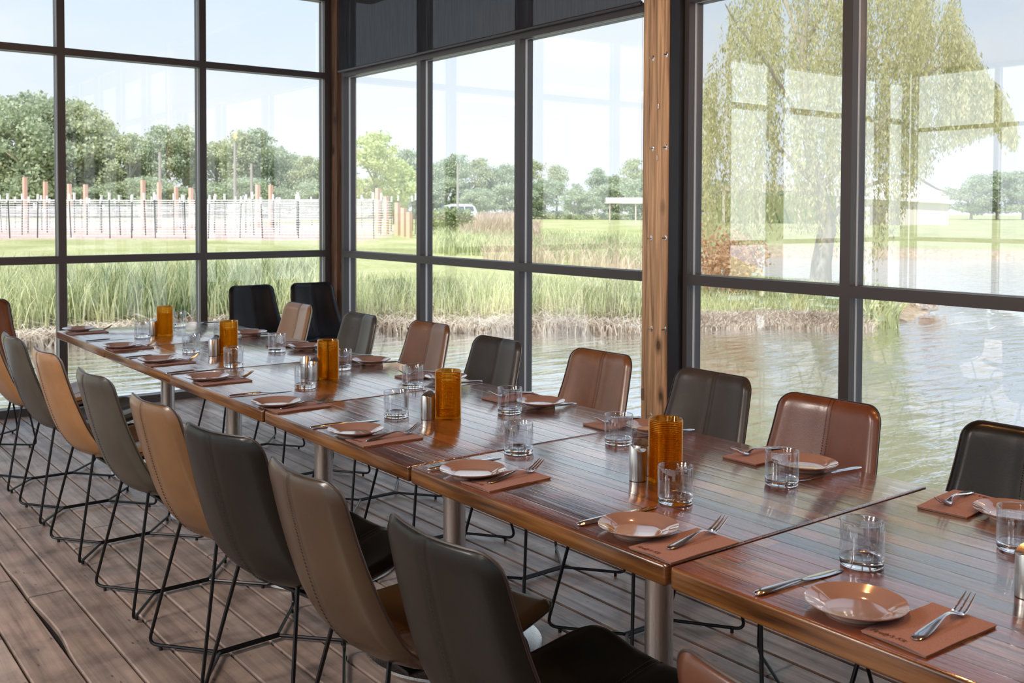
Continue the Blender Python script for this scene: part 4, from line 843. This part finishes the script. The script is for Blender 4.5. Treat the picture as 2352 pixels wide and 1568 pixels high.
# ---- weeping willow
def willow():
    dp = 24.5; px = 1885; x, y = view(px, dp); z = gz(x, y); s_ = dp/FPX
    root = thing('willow_tree', 'large weeping willow on the spit of land, hanging over the pond', 'tree', (x, y, z)); rng = np.random.default_rng(77)
    rv = Vector((AX_R.x, AX_R.y, 0)).normalized(); fv = Vector((fx, fy, 0)).normalized()
    def L3(ppx, ppy, d=0.0):
        """point given by photo column/row measured at the trunk's distance plus d metres"""
        q = (dp + d)/FPX; p = rv*((ppx-1176)*q) + fv*(dp + d) + Vector((0,0, HC + (485-ppy)*q)); return p - Vector((x, y, z))
    tr = MB(); tr.tube([(0,0,-0.4), L3(1888,600), L3(1900,520), L3(1880,430), L3(1850,300), L3(1840,120), L3(1850,-40)], [0.30,0.24,0.21,0.17,0.13,0.09,0.05], 9)
    B = [([L3(1900,520), L3(1960,440,1), L3(2080,400,1.5), L3(2150,430,2), L3(2230,455,2.4)], 0.10), ([L3(1880,430), L3(1980,330,-1), L3(2090,200,-1.5), L3(2200,120,-1)], 0.12), ([L3(1850,300), L3(1960,160,1.5), L3(2060,60,2), L3(2140,-40,2)], 0.10), ([L3(1880,430), L3(1780,330,1), L3(1700,220,1.5), L3(1650,160,1.5)], 0.10), ([L3(1850,300), L3(1760,150,-1), L3(1690,60,-1.5), L3(1660,10,-2)], 0.09), ([L3(1840,120), L3(1900,0,-1), L3(1960,-80,-1)], 0.08), ([L3(1840,120), L3(1780,-40,1), L3(1740,-120,1)], 0.08), ([L3(2090,200,-1.5), L3(2150,90,-1.5), L3(2190,10,-2)], 0.06), ([L3(2080,400,1.5), L3(2110,350,1.5), L3(2180,330,1.5)], 0.05)]
    for pts, r in B: tr.tube(catmull([tuple(p) for p in pts], 12), [0.7*r*(1-0.8*i/12) for i in range(13)], 6)
    tr.build('trunk', BARK, root)
    # strand anchors over the crown: column, top row, bottom row limits as seen, and depth spread
    V = []; F = []; base = 0
    def env(c):   # crown top and hang bottom for a photo column
        top = np.interp(c, [1610,1660,1720,1850,2050,2180,2240,2290,2330], [200,20,-60,-160,-150,-30,120,200,300]); bot = np.interp(c, [1610,1680,1760,1850,1900,1990,2060,2110,2160,2230,2290,2330], [600,600,560,500,560,640,520,400,330,300,270,330]); return top, bot
    def strand(c, t0, length, d):
        nonlocal base
        n = max(6, int(length/7)); sway = rng.normal(0, 7); pts = []
        for k in range(n):
            u = k/n; pts.append(L3(c + sway*u + 4*math.sin(u*5+c), t0 + length*u, d))
        for p in pts:
            for q in range(2):
                a = Vector((rng.normal(0,0.35), rng.normal(0,0.35), -1)).normalized(); b = Vector((rng.normal(), rng.normal(), 0)).normalized(); s = rng.uniform(0.07, 0.15); o = p + Vector(rng.normal(0, 0.05, 3))
                V.extend([o, o + a*s*0.5 + b*s*0.16, o + a*s, o + a*s*0.5 - b*s*0.16]); F.append((base, base+1, base+2, base+3)); base += 4
    for i in range(3000):
        c = rng.uniform(1612, 2325)**1.0; top, bot = env(c)
        clump = math.sin(c*0.09) + math.sin(c*0.037+1)
        if clump < -1.1 and rng.random() < 0.7: continue
        t0 = rng.uniform(top, max(top + 1, bot-60)); ln = rng.uniform(50, 170)
        if t0 > 330 and rng.random() < 0.55 - 0.35*max(0, math.sin(c*0.055+0.6)): continue
        strand(c, t0, min(ln, bot - t0 + 20), rng.uniform(-2.6, 2.6))
    raw('foliage', np.array([tuple(v) for v in V]), np.array(F), WIL, root)
willow()
# ---- vineyard: T-posts with white tips, timber end posts, trellis wire
tp = thing('trellis_post', 'thin dark metal trellis post with a white tip in the vineyard', 'post', (0,0,0), 0, 'metal trellis posts in the vineyard')
MB().box(-0.022,0.022,-0.012,0.012,-0.3,1.62).build('stake', mat('dark_green_stake',(0.10,0.11,0.10),0.7), tp); MB().box(-0.045,0.045,-0.03,0.03,1.60,1.92).build('white_tip', mat('white_paint',(0.9,0.9,0.88),0.6), tp); freeze(tp)
wp = thing('timber_post', 'x', 'post', (0,0,0), 0, 'timber end posts in the vineyard'); MB().box(-0.10,0.10,-0.10,0.10,-0.3,2.5).build('shaft', mat('orange_timber',(0.82,0.52,0.40),0.8), wp); freeze(wp)
rows_d = [43.5, 47, 51, 55.5, 60, 66]; k = 0; rt = random.Random(9)
for r_, dp in enumerate(rows_d):
    px = -30 + r_*17
    while px < 985 - (60 if r_ == 0 else 0) - r_*16:
        if not (735 < px < 800):
            x, y = view(px + rt.uniform(-9, 9), dp + (px-400)*0.002); o = dup(tp, (x, y, gz(x, y)), rt.uniform(0, 0.5)); o.rotation_euler[1] = rt.uniform(-0.05, 0.05); s = rt.uniform(0.92, 1.06); o.scale = (1, 1, s)
        px += rt.uniform(52, 84)
for i, (px, ty, dp) in enumerate([(58,411,60),(105,421,62),(160,426,63),(197,427,60),(329,417,58),(366,422,60),(405,432,63),(439,434,60),(592,426,58),(622,427,60),(868,433,50),(887,452,48),(913,466,47),(927,478,46),(940,488,45)]):
    x, y = view(px, dp); z = gz(x, y); o = dup(wp, (x, y, z), 0.3, 'orange timber end post in the vineyard, %s from the left' % ORD[i], 'timber end posts in the vineyard'); o.scale = (1, 1, (HC + (485-ty)*dp/FPX - z)/2.5); o['category'] = 'post'
for p_ in (tp, wp):
    for t in [x for x in C.objects if x.parent == p_]: bpy.data.objects.remove(t)
    bpy.data.objects.remove(p_)
wire = MB()
for r_, dp in enumerate(rows_d[:5]):
    for h in np.arange(0.10, 1.75, 0.11):
        pts = []
        for px in (-60, 150, 350, 550, 740, 900 - r_*10): 
            x, y = view(px, dp); pts.append((x, y, gz(x, y) + h))
        wire.tube(pts, 0.008, 4)
    if r_ < 3:
        for px in np.arange(-50, 890, 9.0):
            x, y = view(px, dp); z = gz(x, y); wire.tube([(x,y,z+0.05),(x,y,z+1.65)], 0.006, 3)
tag(wire.build('trellis_wire', mat('galvanised_wire',(0.86,0.86,0.90),0.7)), 'fine wire mesh strung along the vineyard rows', 'wire', kind='stuff')
# ---- utility poles
for i, (px, ty, dp, l) in enumerate([(368,352,84,'grey utility pole in front of the trees, left one of the three behind the vineyard'),(540,330,84,'tall grey utility pole behind the vineyard, middle one of the three'),(578,378,86,'short grey utility pole behind the vineyard, right of the tall one'),(1051,378,100,'pale pole rising behind the parked van')]):
    x, y = view(px, dp); z = gz(x, y); tag(MB().tube([(0,0,0),(0,0,HC + (485-ty)*dp/FPX - z)], [0.14,0.10], 10).build('utility_pole', mat('weathered_pole',(0.42,0.38,0.37),0.8), loc=(x,y,z)), l, 'pole')
# ---- van
def van():
    x, y = view(1041, 108); z = gz(x, y) - 0.15; t = thing('minivan', 'white minivan parked behind the tall grass', 'car', (x, y, z)); f = math.atan2(fy, fx)
    t.rotation_euler = (0,0,f + PI/2 + 0.45); wm = mat('white_car_paint',(0.86,0.88,0.92),0.25); gm = mat('car_window',(0.10,0.13,0.17),0.1)
    pr = [(-2.45,0.45),(-2.5,0.9),(-2.42,1.05),(-2.2,1.62),(-1.9,1.78),(0.3,1.82),(0.75,1.68),(1.55,1.12),(2.3,0.98),(2.5,0.75),(2.5,0.4)]
    v = []; n = len(pr)
    for s, ins in ((-1,0.0),(-0.88,0.0),(0.88,0.0),(1,0.0)):
        for (a, b) in pr: w = 0.95 - 0.22*max(0, b-1.0); v.append((a*(0.985 if abs(s)==1 else 1), s*w, b*(0.99 if abs(s)==1 and b>1 else 1)))
    fcs = [tuple(range(n))[::-1], tuple(3*n+i for i in range(n))]
    for k in range(3):
        for i in range(n): fcs.append((k*n+i, k*n+(i+1)%n, (k+1)*n+(i+1)%n, (k+1)*n+i))
    MB().add(v, fcs).build('body', wm, t)
    for s in (-1,1):
        yv = lambda zz: s*(0.96 - 0.22*max(0, zz-1.0))
        for (a0,a1,b0,b1) in ((-2.05,-1.0,-1.95,-1.02),(-0.9,0.15,-0.88,0.12),(0.22,1.25,0.20,0.58)):
            q = [(a0,yv(1.1),1.1),(a1,yv(1.1),1.1),(b1,yv(1.62),1.62),(b0,yv(1.62),1.62)]; MB().add(q + [(p[0],p[1]-s*0.03,p[2]) for p in q], [(0,1,2,3),(7,6,5,4),(0,4,5,1),(1,5,6,2),(2,6,7,3),(3,7,4,0)]).build('side_window', gm, t)
        for a in (-1.5, 1.6): MB().tube([(a,s*0.70,0.34),(a,s*0.96,0.34)], 0.34, 20).build('wheel', MT['rubber'], t)
        MB().rbox(1.1,1.25,min(s*0.98,s*1.12),max(s*0.98,s*1.12),1.1,1.25,0.02).build('wing_mirror', wm, t)
        MB().rbox(2.36,2.52,min(s*0.5,s*0.9),max(s*0.5,s*0.9),0.7,0.86,0.02).build('headlight', mat('headlight_lens',(0.8,0.8,0.85),0.1), t)
        MB().tube([(-1.9,s*0.66,1.84),(0.1,s*0.66,1.87)], 0.025, 6).build('roof_rail', wm, t)
    MB().add([(0.86,-0.72,1.64),(0.86,0.72,1.64),(1.56,0.84,1.15),(1.56,-0.84,1.15),(0.83,-0.72,1.61),(0.83,0.72,1.61),(1.53,0.84,1.12),(1.53,-0.84,1.12)], [(0,1,2,3),(7,6,5,4),(0,4,5,1),(1,5,6,2),(2,6,7,3),(3,7,4,0)]).build('windscreen', gm, t)
van()
# ---- buildings across the field
def part(name, m, t, *boxes):
    mb = MB()
    for b in boxes: mb.box(*b)
    return mb.build(name, m, t)
f_ang = math.atan2(fy, fx)
wm = mat('pale_metal_roof',(0.80,0.78,0.77),0.5); sm2 = mat('pale_siding',(0.78,0.74,0.70),0.8); dk = mat('dark_opening',(0.34,0.31,0.30),0.8); tm = mat('pale_timber_beam',(0.70,0.62,0.57),0.8)
x, y = view(1452, 86); z = gz(x, y); cz = HC + (485-453)*86/FPX - z
t = thing('shelter', 'open shelter with a pale curved roof, just left of the wooden post', 'shelter', (x, y, z), f_ang - PI/2)
rf = MB(); rf.grid([[(-2.3, 0.9*math.cos(a), cz - 0.42 + 0.42*math.sin(a)) for a in np.linspace(0, PI, 10)], [(3.2, 0.9*math.cos(a), cz - 0.42 + 0.42*math.sin(a)) for a in np.linspace(0, PI, 10)]]); rf.box(-2.3, 3.2, -0.9, 0.9, cz-0.50, cz-0.40); rf.build('roof', wm, t)
for a in (-2.0, 0.2, 2.4): part('post', tm, t, (a-0.05, a+0.05, -0.75, -0.65, 0, cz-0.5))
x, y = view(1850, 88); z = gz(x, y); t = thing('pergola', 'long low timber pergola across the pond, seen through the willow', 'pergola', (x, y, z), f_ang - PI/2); h1 = HC + (485-423)*88/FPX - z
part('beam', tm, t, (-7.5, 7.5, -0.12, 0.12, h1-0.5, h1-0.1)); mb = MB()
for a in np.arange(-7.4, 7.5, 0.9): mb.box(a-0.06, a+0.06, -0.9, 0.9, h1-0.1, h1+0.08)
mb.build('rafters', tm, t)
for a in (-7.2, -4.0, -0.6, 2.8, 6.4): part('post', tm, t, (a-0.1, a+0.1, -0.1, 0.1, -0.2, h1-0.5))
part('hedge', BUSH, t, (-7.2, 6.8, 2.2, 2.4, -0.2, h1-0.9))
x, y = view(2085, 84); z = gz(x, y); t = thing('barn', 'low pale barn with a bright sloping roof across the pond at the right', 'building', (x, y, z), f_ang - PI/2); h2 = HC + (485-405)*84/FPX - z
part('wall', sm2, t, (-3.6, 3.4, 0, 5, -0.3, h2*0.62)); MB().add([(-4,-0.4,h2*0.55),(3.8,-0.4,h2*0.45),(3.4,5.4,h2*0.6),(-3.6,5.4,h2*0.6),(-3.4,2.2,h2),(0.6,2.2,h2*0.97)], [(0,1,5,4),(1,2,5),(2,3,4,5),(3,0,4),(0,3,2,1)]).build('roof', wm, t)
part('door', dk, t, (-3.2, -1.9, -0.05, 0.05, 0, h2*0.42)); part('door', dk, t, (-1.5, -0.7, -0.05, 0.05, 0, h2*0.38))
